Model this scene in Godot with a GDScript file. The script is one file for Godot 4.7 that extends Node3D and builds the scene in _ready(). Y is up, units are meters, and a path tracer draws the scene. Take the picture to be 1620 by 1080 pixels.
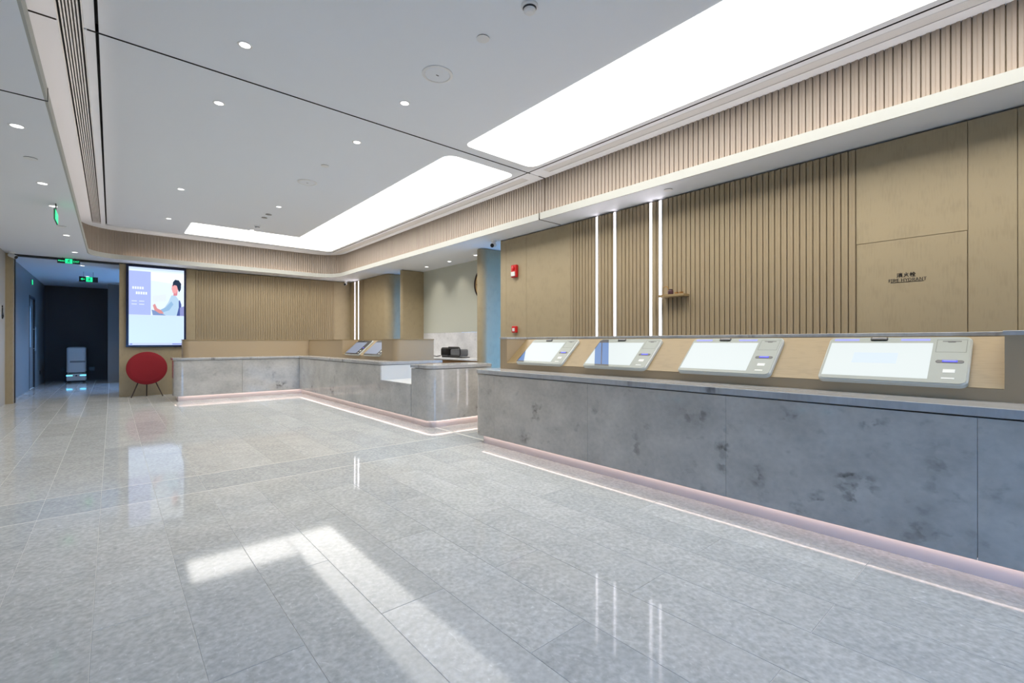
extends Node3D
# A bank-like service hall. World: x = across to the counters, -z = depth into the hall (called d), y = up; metres.

const HS := 2.74      # low soffit
const H1 := 3.31      # tray ceiling
const XR := 4.69      # right wall face
const XS := 4.90      # side wall face beyond the nook
const XN := 5.44      # nook back wall face
const XL := -1.46     # left wall face
const DB := 12.40     # back wall face
const DJ := 4.40      # construction joint of the ceiling
const PITCH := 0.052  # pitch of the fluted cladding

var M := {}
var taken := {}
var kiosk_proto: Node3D
var robot_proto: Node3D

# ------------------------------------------------------------------ helpers
func P(x: float, d: float, h: float) -> Vector3:
	return Vector3(x, h, -d)

func S() -> SurfaceTool:
	var st := SurfaceTool.new()
	st.begin(Mesh.PRIMITIVE_TRIANGLES)
	return st

func planar(p: Vector3, n: Vector3) -> Vector2:
	var a := n.abs()
	if a.y >= a.x and a.y >= a.z:
		return Vector2(p.x, p.z)
	if a.x >= a.z:
		return Vector2(-p.z, -p.y)
	return Vector2(p.x, -p.y)

func vert(st: SurfaceTool, p: Vector3, n: Vector3, uv = null) -> void:
	st.set_normal(n)
	st.set_uv(uv if uv != null else planar(p, n))
	st.add_vertex(p)

# triangle whose front looks along n; normals na, nb, nc for smooth shading
func tri(st: SurfaceTool, a: Vector3, b: Vector3, c: Vector3, n: Vector3) -> void:
	var face := (c - a).cross(b - a)
	if face.length_squared() < 1e-16:
		return
	face = face.normalized()
	if face.dot(n) < 0.0:
		face = -face
		vert(st, a, face); vert(st, c, face); vert(st, b, face)
	else:
		vert(st, a, face); vert(st, b, face); vert(st, c, face)

func quad(st: SurfaceTool, a: Vector3, b: Vector3, c: Vector3, d: Vector3, n: Vector3) -> void:
	tri(st, a, b, c, n)
	tri(st, a, c, d, n)

func squad(st: SurfaceTool, p: Array, nn: Array) -> void: # smooth quad, four corners and four normals
	var m: Vector3 = nn[0] + nn[1] + nn[2] + nn[3]
	for t in [[0, 1, 2], [0, 2, 3]]:
		var a: Vector3 = p[t[0]]
		var b: Vector3 = p[t[1]]
		var c: Vector3 = p[t[2]]
		var f := (c - a).cross(b - a)
		if f.length_squared() < 1e-16:
			continue
		var o: Array = [t[0], t[1], t[2]] if f.dot(m) > 0.0 else [t[0], t[2], t[1]]
		for i in o:
			vert(st, p[i], nn[i].normalized())

func bx(st: SurfaceTool, x0: float, x1: float, d0: float, d1: float, h0: float, h1: float) -> void:
	box(st, Vector3(minf(x0, x1), minf(h0, h1), -maxf(d0, d1)), Vector3(maxf(x0, x1), maxf(h0, h1), -minf(d0, d1)))

func box(st: SurfaceTool, lo: Vector3, hi: Vector3) -> void:
	var v := func(i: int) -> Vector3: return Vector3(hi.x if i & 1 else lo.x, hi.y if i & 2 else lo.y, hi.z if i & 4 else lo.z)
	quad(st, v.call(0), v.call(2), v.call(6), v.call(4), Vector3.LEFT)
	quad(st, v.call(1), v.call(3), v.call(7), v.call(5), Vector3.RIGHT)
	quad(st, v.call(0), v.call(1), v.call(5), v.call(4), Vector3.DOWN)
	quad(st, v.call(2), v.call(3), v.call(7), v.call(6), Vector3.UP)
	quad(st, v.call(0), v.call(1), v.call(3), v.call(2), Vector3.FORWARD)
	quad(st, v.call(4), v.call(5), v.call(7), v.call(6), Vector3.BACK)

func bbox(st: SurfaceTool, lo: Vector3, hi: Vector3, c: float) -> void: # box with chamfered edges
	var m := (lo + hi) / 2.0
	var e := (hi - lo) / 2.0
	var v := func(s: Vector3, k: int) -> Vector3:
		var q := Vector3(e.x - c, e.y - c, e.z - c)
		q[k] = e[k]
		return m + q * s
	for k in 3:
		for s in [-1.0, 1.0]:
			var i := (k + 1) % 3
			var j := (k + 2) % 3
			var p := []
			for t in [[-1, -1], [1, -1], [1, 1], [-1, 1]]:
				var sg := Vector3.ONE
				sg[k] = s; sg[i] = t[0]; sg[j] = t[1]
				p.append(v.call(sg, k))
			var n := Vector3.ZERO
			n[k] = s
			quad(st, p[0], p[1], p[2], p[3], n)
	for k in 3:
		var i := (k + 1) % 3
		var j := (k + 2) % 3
		for si in [-1.0, 1.0]:
			for sj in [-1.0, 1.0]:
				var a := Vector3.ONE
				a[i] = si; a[j] = sj; a[k] = -1.0
				var b := a
				b[k] = 1.0
				var n := Vector3.ZERO
				n[i] = si; n[j] = sj
				quad(st, v.call(a, i), v.call(b, i), v.call(b, j), v.call(a, j), n)
	for sx in [-1.0, 1.0]:
		for sy in [-1.0, 1.0]:
			for sz in [-1.0, 1.0]:
				var s := Vector3(sx, sy, sz)
				tri(st, v.call(s, 0), v.call(s, 1), v.call(s, 2), s)

# polygon with each corner rounded by its radius
func rounded(pts: Array, radii: Array, seg := 8) -> PackedVector2Array:
	var out := PackedVector2Array()
	var n := pts.size()
	for i in n:
		var p: Vector2 = pts[i]
		var r: float = radii[i]
		if r <= 0.0:
			out.append(p)
			continue
		var a: Vector2 = (pts[(i + n - 1) % n] - p).normalized()
		var b: Vector2 = (pts[(i + 1) % n] - p).normalized()
		var half := acos(clampf(a.dot(b), -1.0, 1.0)) / 2.0
		var t := r / tan(half)
		var mid := p + (a + b).normalized() * (r / sin(half))
		var s := p + a * t - mid
		var e := p + b * t - mid
		var turn := s.angle_to(e)
		for k in seg + 1:
			out.append(mid + s.rotated(turn * k / seg))
	return out

func rrect(w: float, h: float, r: float, seg := 6) -> PackedVector2Array:
	return rounded([Vector2(-w / 2, -h / 2), Vector2(w / 2, -h / 2), Vector2(w / 2, h / 2), Vector2(-w / 2, h / 2)], [r, r, r, r], seg)

# extrude a polygon: corner (a, b) sits at o + ux*a + uy*b; the far face lies at +w; chamfer c on the far face
func extrude(st: SurfaceTool, poly: PackedVector2Array, o: Vector3, ux: Vector3, uy: Vector3, w: Vector3, c := 0.0, both := false) -> void:
	var n := poly.size()
	var area := 0.0
	for i in n:
		area += poly[i].cross(poly[(i + 1) % n])
	var sgn := 1.0 if area > 0.0 else -1.0
	var inner := poly
	if c > 0.0:
		inner = PackedVector2Array()
		for i in n:
			var e0 := (poly[i] - poly[(i + n - 1) % n]).normalized()
			var e1 := (poly[(i + 1) % n] - poly[i]).normalized()
			var n0 := Vector2(-e0.y, e0.x) * sgn
			var n1 := Vector2(-e1.y, e1.x) * sgn
			var m := (n0 + n1).normalized()
			inner.append(poly[i] + m * (c / maxf(0.35, m.dot(n0))))
	var at := func(p: Vector2, t: float) -> Vector3: return o + ux * p.x + uy * p.y + w * t
	var wl := w.length()
	var t1 := 1.0 - c / wl
	var t0 := c / wl if both else 0.0
	var tris := Geometry2D.triangulate_polygon(inner)
	for k in range(0, tris.size(), 3):
		tri(st, at.call(inner[tris[k]], 1.0), at.call(inner[tris[k + 1]], 1.0), at.call(inner[tris[k + 2]], 1.0), w)
		if both or c <= 0.0:
			tri(st, at.call(inner[tris[k]], 0.0), at.call(inner[tris[k + 1]], 0.0), at.call(inner[tris[k + 2]], 0.0), -w)
	if c > 0.0 and not both:
		tris = Geometry2D.triangulate_polygon(poly)
		for k in range(0, tris.size(), 3):
			tri(st, at.call(poly[tris[k]], 0.0), at.call(poly[tris[k + 1]], 0.0), at.call(poly[tris[k + 2]], 0.0), -w)
	for i in n:
		var j := (i + 1) % n
		var e := (poly[j] - poly[i]).normalized()
		var no := Vector2(e.y, -e.x) * sgn
		var n3 := (ux * no.x + uy * no.y).normalized()
		quad(st, at.call(poly[i], t0), at.call(poly[j], t0), at.call(poly[j], t1), at.call(poly[i], t1), n3)
		if c > 0.0:
			quad(st, at.call(poly[i], t1), at.call(poly[j], t1), at.call(inner[j], 1.0), at.call(inner[i], 1.0), n3 + w.normalized())
			if both:
				quad(st, at.call(poly[i], t0), at.call(poly[j], t0), at.call(inner[j], 0.0), at.call(inner[i], 0.0), n3 - w.normalized())

# plan polygon in (x, d), raised from h0 to h1
func raise(st: SurfaceTool, poly: PackedVector2Array, h0: float, h1: float, c := 0.0, both := false) -> void:
	extrude(st, poly, Vector3(0, h0, 0), Vector3.RIGHT, Vector3(0, 0, -1), Vector3(0, h1 - h0, 0), c, both)

func lathe(st: SurfaceTool, prof: Array, o: Vector3, axis := Vector3.UP, seg := 24) -> void: # prof: [radius, height]
	var up := axis.normalized()
	var side := up.cross(Vector3.RIGHT if absf(up.x) < 0.8 else Vector3.BACK).normalized()
	var other := up.cross(side)
	for i in prof.size() - 1:
		var r0: float = prof[i][0]
		var y0: float = prof[i][1]
		var r1: float = prof[i + 1][0]
		var y1: float = prof[i + 1][1]
		var dr := r1 - r0
		var dy := y1 - y0
		for k in seg:
			var p := []
			var nn := []
			for q in [[r0, y0, k], [r1, y1, k], [r1, y1, k + 1], [r0, y0, k + 1]]:
				var a: float = TAU * q[2] / seg
				var dir := side * cos(a) + other * sin(a)
				p.append(o + dir * q[0] + up * q[1])
				nn.append(dir * dy - up * dr)
			squad(st, p, nn)

func tube(st: SurfaceTool, pts: Array, r0: float, r1: float, seg := 8) -> void:
	var rings := []
	for i in pts.size():
		var t: Vector3 = (pts[mini(i + 1, pts.size() - 1)] - pts[maxi(i - 1, 0)]).normalized()
		var s := t.cross(Vector3.UP if absf(t.y) < 0.9 else Vector3.RIGHT).normalized()
		var o := t.cross(s)
		var ring := []
		for k in seg:
			ring.append(s * cos(TAU * k / seg) + o * sin(TAU * k / seg))
		rings.append(ring)
	for i in pts.size() - 1:
		var ra := lerpf(r0, r1, float(i) / (pts.size() - 1))
		var rb := lerpf(r0, r1, float(i + 1) / (pts.size() - 1))
		for k in seg:
			var j := (k + 1) % seg
			squad(st, [pts[i] + rings[i][k] * ra, pts[i + 1] + rings[i + 1][k] * rb, pts[i + 1] + rings[i + 1][j] * rb, pts[i] + rings[i][j] * ra], [rings[i][k], rings[i + 1][k], rings[i + 1][j], rings[i][j]])
	for e in [0, pts.size() - 1]:
		var r := r0 if e == 0 else r1
		var n: Vector3 = (pts[0] - pts[1]) if e == 0 else (pts[e] - pts[e - 1])
		for k in range(1, seg - 1):
			tri(st, pts[e] + rings[e][0] * r, pts[e] + rings[e][k] * r, pts[e] + rings[e][k + 1] * r, n)

func numbered(called: String) -> String:
	var n: int = taken.get(called, 0)
	taken[called] = n + 1
	return called if n == 0 else "%s_%03d" % [called, n]

func put_mesh(called: String, mesh: Mesh, mat: Material, parent: Node3D) -> MeshInstance3D:
	var o := MeshInstance3D.new()
	o.mesh = mesh
	o.material_override = mat
	o.cast_shadow = GeometryInstance3D.SHADOW_CASTING_SETTING_ON
	o.name = numbered(called) if parent == self else called
	parent.add_child(o, true)
	return o

# a part in world coordinates under a thing that stands at its base
func part(called: String, st: SurfaceTool, mat: Material, parent: Node3D) -> MeshInstance3D:
	var o := put_mesh(called, st.commit(), mat, parent)
	var at := Vector3.ZERO
	var up: Node = parent
	while up != self:
		at += up.position
		up = up.get_parent()
	o.position = -at
	return o

# a part given in the thing's own coordinates
func own(called: String, st: SurfaceTool, mat: Material, parent: Node3D) -> MeshInstance3D:
	return put_mesh(called, st.commit(), mat, parent)

func thing(called: String, label: String, category: String, at := Vector3.ZERO, group := "") -> Node3D:
	var o := Node3D.new()
	o.name = numbered(called)
	add_child(o)
	o.position = at
	tag(o, label, category, group)
	return o

func tag(o: Node, label: String, category: String, group := "") -> void:
	o.set_meta("label", label)
	o.set_meta("category", category)
	if group:
		o.set_meta("group", group)

func setting(called: String, label: String, category := "") -> Node3D:
	var o := Node3D.new()
	o.name = called
	add_child(o)
	o.set_meta("kind", "structure")
	o.set_meta("label", label)
	if category:
		o.set_meta("category", category)
	return o

func copy(o: Node3D, base: String, at: Vector3, turn := 0.0) -> Node3D:
	var c: Node3D = o.duplicate()
	c.name = numbered(base)
	add_child(c)
	c.position = at
	c.rotation.y = turn
	return c

func area(called: String, at: Vector3, size: Vector2, rot: Vector3, color: Color, energy: float, parent: Node3D) -> void:
	var l := AreaLight3D.new()
	l.name = called
	l.area_size = size
	l.area_normalize_energy = false
	l.light_color = color
	l.light_energy = energy
	l.shadow_enabled = true
	l.set("area_range", 30.0)
	l.set("area_attenuation", 2.0)
	parent.add_child(l, true)
	l.rotation_degrees = rot
	l.position = at - parent.position

# ------------------------------------------------------------------ materials
func mat(key: String, c: Color, rough := 0.6, metal := 0.0) -> StandardMaterial3D:
	var m := StandardMaterial3D.new()
	m.resource_name = key
	m.albedo_color = c
	m.roughness = rough
	m.metallic = metal
	M[key] = m
	return m

func glow(key: String, c: Color, energy: float) -> StandardMaterial3D:
	var m := mat(key, Color(0.06, 0.06, 0.06) if "kiosk" in key or "exit" in key or "slot" in key else Color(0.8, 0.8, 0.8), 0.4)
	m.emission_enabled = true
	m.emission = c
	m.emission_energy_multiplier = energy
	return m

func noise_bytes(w: int, h: int, sd: int, freq: float, oct: int, type := FastNoiseLite.TYPE_SIMPLEX_SMOOTH, ridged := false, stretch := 1) -> PackedByteArray:
	var f := FastNoiseLite.new()
	f.seed = sd
	f.noise_type = type
	f.frequency = freq
	f.fractal_type = FastNoiseLite.FRACTAL_RIDGED if ridged else FastNoiseLite.FRACTAL_FBM
	f.fractal_octaves = oct
	var im := f.get_seamless_image(w, h / stretch, false, false, 0.12, true)
	im.convert(Image.FORMAT_L8)
	if stretch > 1:
		im.resize(w, h, Image.INTERPOLATE_CUBIC)
	return im.get_data()

# pale grey agglomerate stone of the floor: fine crystals, short light flakes, soft clouds
func floor_texture() -> ImageTexture:
	var n := 1024
	var a := noise_bytes(n, n, 11, 0.045, 3)
	var b := noise_bytes(n, n, 12, 0.02, 4, FastNoiseLite.TYPE_SIMPLEX_SMOOTH, true, 2)
	var c := noise_bytes(n, n, 13, 0.006, 4)
	var e := noise_bytes(n, n, 14, 0.09, 2, FastNoiseLite.TYPE_CELLULAR)
	var data := PackedByteArray()
	data.resize(n * n * 3)
	for i in n * n:
		var v := 193.0 + (a[i] - 128) * 0.13 + (c[i] - 128) * 0.06 + (e[i] - 128) * 0.06
		if b[i] > 214:
			v += (b[i] - 214) * 0.8
		elif b[i] < 70:
			v -= (70 - b[i]) * 0.25
		data[i * 3] = clampi(int(v - 3), 0, 255)
		data[i * 3 + 1] = clampi(int(v + 1), 0, 255)
		data[i * 3 + 2] = clampi(int(v + 2), 0, 255)
	return ImageTexture.create_from_image(Image.create_from_data(n, n, false, Image.FORMAT_RGB8, data))

# grey concrete-look stone of the counters with dark speckled stains; spots: [x metres, height, rx, ry, strength]
func stone_texture(sd: int, metres: float, height: float, spots: Array, base := 142.0) -> ImageTexture:
	var w := 2048
	var h := 320
	var a := noise_bytes(w, h, sd, 0.006, 5)
	var b := noise_bytes(w, h, sd + 1, 0.05, 4)
	var c := noise_bytes(w, h, sd + 2, 0.02, 5)
	var e := noise_bytes(w, h, sd + 3, 0.035, 4)
	var data := PackedByteArray()
	data.resize(w * h * 3)
	var dark := PackedFloat32Array()
	dark.resize(w * h)
	for s in spots:
		var cx: float = s[0] / metres * w
		var cy: float = (1.0 - s[1] / height) * h
		var rx: float = s[2] / metres * w
		var ry: float = s[3] / height * h
		for y in range(maxi(0, int(cy - ry * 1.6)), mini(h, int(cy + ry * 1.6))):
			for x in range(int(cx - rx * 1.6), int(cx + rx * 1.6)):
				var q := Vector2((x - cx) / rx, (y - cy) / ry).length()
				var i := y * w + posmod(x, w)
				var k: float = clampf(1.25 - q, 0.0, 1.0) * s[4]
				dark[i] = maxf(dark[i], k)
	for i in w * h:
		var blot := clampf((c[i] - 122) / 46.0 + dark[i] * 0.45, 0.0, 1.0) * dark[i] * (0.35 + 0.65 * clampf((e[i] - 104) / 40.0, 0.0, 1.0))
		var v := base + (a[i] - 128) * 0.11 + (b[i] - 128) * 0.05 - maxf(0.0, c[i] - 185) * 0.3 - blot * (62.0 + (b[i] - 128) * 0.35)
		data[i * 3] = clampi(int(v), 0, 255)
		data[i * 3 + 1] = clampi(int(v), 0, 255)
		data[i * 3 + 2] = clampi(int(v + 1), 0, 255)
	return ImageTexture.create_from_image(Image.create_from_data(w, h, false, Image.FORMAT_RGB8, data))

func weave_texture(sd: int, contrast: float, c: Color) -> ImageTexture:
	var n := 512
	var a := noise_bytes(n, n, sd, 0.01, 3)
	var b := noise_bytes(n, n, sd + 1, 0.12, 2, FastNoiseLite.TYPE_SIMPLEX_SMOOTH, false, 8)
	var data := PackedByteArray()
	data.resize(n * n * 3)
	for i in n * n:
		var k := 1.0 + contrast * ((a[i] - 128) / 256.0 + (b[i] - 128) / 256.0)
		data[i * 3] = clampi(int(c.r8 * k), 0, 255)
		data[i * 3 + 1] = clampi(int(c.g8 * k), 0, 255)
		data[i * 3 + 2] = clampi(int(c.b8 * k), 0, 255)
	return ImageTexture.create_from_image(Image.create_from_data(n, n, false, Image.FORMAT_RGB8, data))

func materials() -> void:
	mat("ceiling_paint", Color8(234, 239, 246), 0.7)
	mat("soffit_paint", Color8(232, 236, 242), 0.6)
	mat("beige", Color8(187, 166, 136), 0.55)
	M.beige.albedo_texture = weave_texture(31, 0.07, Color8(255, 255, 255))
	M.beige.albedo_color = Color8(166, 150, 119)
	mat("beige_slat", Color8(160, 143, 114), 0.5)
	mat("cove_slat", Color8(150, 138, 126), 0.5)
	mat("backing", Color8(160, 143, 114), 0.6)
	mat("lip_paint", Color8(176, 177, 171), 0.6)
	mat("laminate", Color8(172, 152, 122), 0.5)
	mat("maple", Color8(149, 128, 90), 0.45)
	M.maple.albedo_texture = weave_texture(35, 0.12, Color8(255, 255, 255))
	M.maple.uv1_scale = Vector3(1, 1, 1)
	mat("concrete", Color8(120, 120, 118), 0.9)
	mat("carcass_board", Color8(150, 150, 148), 0.6)
	mat("dark_metal", Color8(40, 42, 46), 0.4)
	mat("inlay", Color8(236, 236, 232), 0.2)
	mat("grout", Color8(206, 208, 206), 0.7)
	for i in 4:
		var f := mat("floor_stone_%d" % i, [Color8(250, 250, 250), Color8(242, 243, 244), Color8(255, 255, 255), Color8(246, 246, 245)][i], 0.06)
		f.metallic_specular = 0.27
		f.albedo_texture = M["floor_stone_0"].albedo_texture if i else floor_texture()
		f.uv1_scale = Vector3(0.55, 0.55, 1)
	var band := mat("floor_band", Color8(236, 239, 242), 0.06)
	band.metallic_specular = 0.27
	band.albedo_texture = M["floor_stone_0"].albedo_texture
	band.uv1_scale = Vector3(0.55, 0.55, 1)
	# stains where the photograph shows them: metres along the counter, height, half sizes, strength
	var right_spots := [[3.20, 0.47, 0.07, 0.10, 1.0], [3.24, 0.40, 0.05, 0.07, 0.9], [3.38, 0.19, 0.08, 0.07, 0.9], [3.17, 0.13, 0.05, 0.05, 0.9], [2.45, 0.55, 0.08, 0.09, 0.5],
		[1.42, 0.40, 0.05, 0.16, 1.0], [1.62, 0.62, 0.12, 0.08, 0.7], [2.10, 0.30, 0.06, 0.10, 0.5], [0.70, 0.36, 0.12, 0.08, 1.0], [0.66, 0.27, 0.10, 0.07, 1.0], [0.86, 0.22, 0.06, 0.05, 0.9], [0.98, 0.13, 0.05, 0.04, 0.7],
		[0.98, 0.66, 0.09, 0.06, 0.7], [0.62, 0.68, 0.06, 0.04, 0.8], [0.30, 0.45, 0.14, 0.20, 0.4], [1.20, 0.28, 0.05, 0.08, 0.6], [4.0, 0.6, 0.1, 0.1, 0.4], [0.38, 0.18, 0.16, 0.10, 0.45], [-0.6, 0.5, 0.1, 0.15, 0.8]]
	var s1 := mat("stone_right", Color8(255, 247, 233), 0.06)
	s1.albedo_texture = stone_texture(51, 6.0, 0.8, right_spots, 186.0)
	s1.uv1_scale = Vector3(1.0 / 6.0, 1.0 / 0.8, 1)
	var far_spots := [[2.72, 0.22, 0.14, 0.10, 0.9], [2.55, 0.45, 0.10, 0.15, 0.4], [1.5, 0.5, 0.12, 0.06, 0.3], [3.6, 0.15, 0.1, 0.06, 0.5], [3.85, 0.2, 0.05, 0.05, 0.5], [5.0, 0.4, 0.1, 0.1, 0.5], [4.4, 0.5, 0.1, 0.1, 0.4]]
	var s2 := mat("stone_far", Color8(255, 252, 244), 0.06)
	s2.albedo_texture = stone_texture(61, 6.0, 0.8, far_spots, 188.0)
	s2.uv1_scale = Vector3(1.0 / 6.0, 1.0 / 0.8, 1)
	var s3 := mat("stone_top", Color8(238, 238, 236), 0.15)
	s3.albedo_texture = s2.albedo_texture
	s3.uv1_scale = Vector3(0.3, 0.3, 1)
	mat("toe_kick", Color8(205, 198, 196), 0.4)
	mat("ledge_lit_end_stone", Color8(212, 212, 208), 0.3)  # pale ledge stone; on the end face the paleness stands for light
	var mb := mat("marble", Color8(250, 250, 250), 0.2)
	mb.albedo_texture = stone_texture(71, 6.0, 0.8, [[1.3, 0.35, 0.12, 0.14, 0.8], [1.05, 0.5, 0.06, 0.2, 0.5]], 230.0)
	mb.uv1_scale = Vector3(1.0 / 6.0, 1.0 / 0.8, 1)
	mat("sage_paint", Color8(196, 198, 184), 0.6)
	mat("wood", Color8(176, 132, 84), 0.5)
	mat("corridor_grey", Color8(138, 138, 138), 0.4)
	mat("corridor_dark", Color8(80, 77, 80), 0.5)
	mat("grey_wall", Color8(176, 172, 164), 0.6)
	mat("steel", Color8(150, 152, 154), 0.35, 0.8)
	mat("white_plastic", Color8(232, 233, 234), 0.35)
	mat("grey_plastic", Color8(150, 152, 155), 0.4)
	mat("black_plastic", Color8(22, 22, 24), 0.3)
	mat("bloom_bezel_divider", Color8(10, 22, 60), 0.25)  # screen's blue bloom put into the bezel colour; kiosk divider is dark blue
	mat("red_cloth", Color8(132, 6, 24), 0.8)
	mat("dark_wood", Color8(48, 30, 24), 0.5)
	mat("red_plastic", Color8(200, 30, 28), 0.35)
	mat("kiosk_face", Color8(138, 144, 135), 0.35)
	mat("kiosk_rim", Color8(196, 199, 192), 0.25)
	mat("kiosk_line", Color8(90, 94, 88), 0.5)
	mat("print_black", Color8(30, 24, 18), 0.6)
	mat("card_white", Color8(214, 216, 210), 0.4)
	mat("smoke_plastic", Color8(110, 112, 116), 0.3)
	mat("jar_dark", Color8(74, 44, 48), 0.4)
	mat("brass", Color8(176, 130, 66), 0.35, 0.7)
	var gl := mat("glass", Color(0.9, 0.95, 0.97, 0.12), 0.02)
	gl.transparency = BaseMaterial3D.TRANSPARENCY_ALPHA
	mat("clock_face", Color8(205, 170, 120), 0.5)
	glow("panel_glow", Color(1.0, 0.985, 0.96), 1.9)
	glow("led_white", Color(1.0, 0.97, 1.0), 2.5)
	glow("led_cove", Color(1.0, 0.93, 0.88), 1.6)
	glow("led_toe", Color(1.0, 0.90, 0.87), 2.0)
	glow("lamp_disc", Color(1, 1, 1), 2.5)
	glow("exit_green", Color(0.12, 0.95, 0.6), 1.0)
	glow("robot_blue", Color(0.3, 0.78, 1.0), 3.2)
	glow("kiosk_screen", Color(0.92, 0.965, 0.97), 0.55)
	glow("kiosk_window", Color(0.86, 0.93, 1.0), 0.58)
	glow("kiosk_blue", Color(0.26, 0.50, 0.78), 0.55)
	glow("kiosk_dim", Color(0.62, 0.68, 0.80), 0.40)  # dim glow stands in for light mirrored by dark screens
	glow("kiosk_lamp", Color(0.55, 0.58, 1.0), 0.75)
	glow("slot_blue", Color(0.20, 0.22, 1.0), 1.0)
	var sg := mat("sign_plate", Color(0.10, 0.16, 0.15, 0.75), 0.2)
	sg.transparency = BaseMaterial3D.TRANSPARENCY_ALPHA

# ------------------------------------------------------------------ the camera, the sky and the large lights
func camera_and_light() -> void:
	var cam := Camera3D.new()
	cam.name = "camera"
	cam.fov = rad_to_deg(2.0 * atan(540.0 / 733.0))
	cam.near = 0.05
	cam.far = 100.0
	add_child(cam)
	cam.position = Vector3(0, 1.12, 0)
	cam.rotation = Vector3(0.0014, -deg_to_rad(40.8), 0)
	cam.current = true
	var env := Environment.new()
	env.background_mode = Environment.BG_SKY
	var sky := Sky.new()
	var sm := ProceduralSkyMaterial.new()
	sm.sky_top_color = Color(0.42, 0.69, 1.0)
	sm.sky_horizon_color = Color(0.47, 0.73, 1.0)
	sm.ground_horizon_color = Color(0.45, 0.60, 0.75)
	sm.ground_bottom_color = Color(0.40, 0.50, 0.60)
	sm.sky_energy_multiplier = 2.6
	sm.ground_energy_multiplier = 1.2
	sky.sky_material = sm
	env.sky = sky
	env.tonemap_mode = Environment.TONE_MAPPER_LINEAR
	env.tonemap_exposure = 1.46
	env.sdfgi_enabled = true
	env.ssao_enabled = true
	env.ssil_enabled = true
	var we := WorldEnvironment.new()
	we.name = "environment"
	we.environment = env
	add_child(we)

# ------------------------------------------------------------------ setting
func tiles() -> void:
	var fl := setting("floor", "polished pale grey stone floor of narrow slabs with light joints", "floor")
	var st := S()
	bx(st, -1.7, 7.0, -3.2, 19.0, -0.15, -0.0015)
	part("screed", st, M.grout, fl)
	for dd in [4.150, 4.680]: # pale inlay lines that bound the cross band
		st = S()
		bx(st, XL, 4.4, dd - 0.0045, dd + 0.0045, -0.012, 0.0)
		part("inlay_strip", st, M.inlay, fl)
	var rng := RandomNumberGenerator.new()
	rng.seed = 5
	var cache := {}
	var lay := func(x0: float, x1: float, d0: float, d1: float, band: bool) -> void:
		var w := x1 - x0
		var l := d1 - d0
		if w < 0.03 or l < 0.03:
			return
		var v := rng.randi_range(0, 5)
		var key := "%.3f %.3f %d" % [w, l, v]
		if not cache.has(key):
			var t := S()
			# uv starts elsewhere on the stone for every variant
			var off := Vector3(v * 1.37, 0, v * 0.83)
			var lo := Vector3(-w / 2 + 0.0011, -0.012, -l / 2 + 0.0011) + off
			var hi := Vector3(w / 2 - 0.0011, 0, l / 2 - 0.0011) + off
			bbox(t, lo, hi, 0.0006)
			var mesh := t.commit()
			# shift back to the middle, keeping the uv
			var mdt := MeshDataTool.new()
			mdt.create_from_surface(mesh, 0)
			for i in mdt.get_vertex_count():
				mdt.set_vertex(i, mdt.get_vertex(i) - off)
			mesh.clear_surfaces()
			mdt.commit_to_surface(mesh)
			cache[key] = mesh
		var o := put_mesh("tile", cache[key], M.floor_band if band else M["floor_stone_%d" % rng.randi_range(0, 3)], fl)
		o.position = P((x0 + x1) / 2, (d0 + d1) / 2, 0)
	for k in range(-5, 11):
		var x0 := maxf(-0.058 + 0.3 * k, XL)
		var x1 := minf(-0.058 + 0.3 * (k + 1), 3.2)
		lay.call(x0, x1, 4.155, 4.675, true)
		var odd := posmod(k, 2) == 1
		var start := (1.80 if odd else 2.42) - 4.8
		for j in 7:
			lay.call(x0, x1, maxf(start + 1.2 * j, -3.0), minf(start + 1.2 * (j + 1), 4.148), false)
		start = 4.682 if odd else 4.682 - 0.6
		for j in 13:
			var d0 := maxf(start + 1.2 * j, 4.682)
			var d1 := minf(start + 1.2 * (j + 1), 18.7)
			if d0 > 12.3 and k >= 1:
				continue
			if d0 > 10.9 and k >= 4:
				continue
			lay.call(x0, x1, d0, d1, false)
	for k in range(11, 15): # the gap between the two counters
		lay.call(-0.058 + 0.3 * k, -0.058 + 0.3 * (k + 1), 4.152, 4.678, true)
		lay.call(-0.058 + 0.3 * k, -0.058 + 0.3 * (k + 1), 4.682, 5.88, false)

func slat_mesh(height: float, depth := 0.018) -> ArrayMesh: # runs along y from 0; z is the front
	var st := S()
	var p := PackedVector2Array([Vector2(-0.0235, 0), Vector2(0.0235, 0), Vector2(0.0225, depth + 0.002), Vector2(0.020, depth + 0.004), Vector2(0.004, depth + 0.004), Vector2(-0.003, depth - 0.002), Vector2(-0.0215, depth - 0.002), Vector2(-0.0230, depth - 0.004)])
	extrude(st, p, Vector3.ZERO, Vector3.RIGHT, Vector3.BACK, Vector3(0, height, 0))
	return st.commit()

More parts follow.
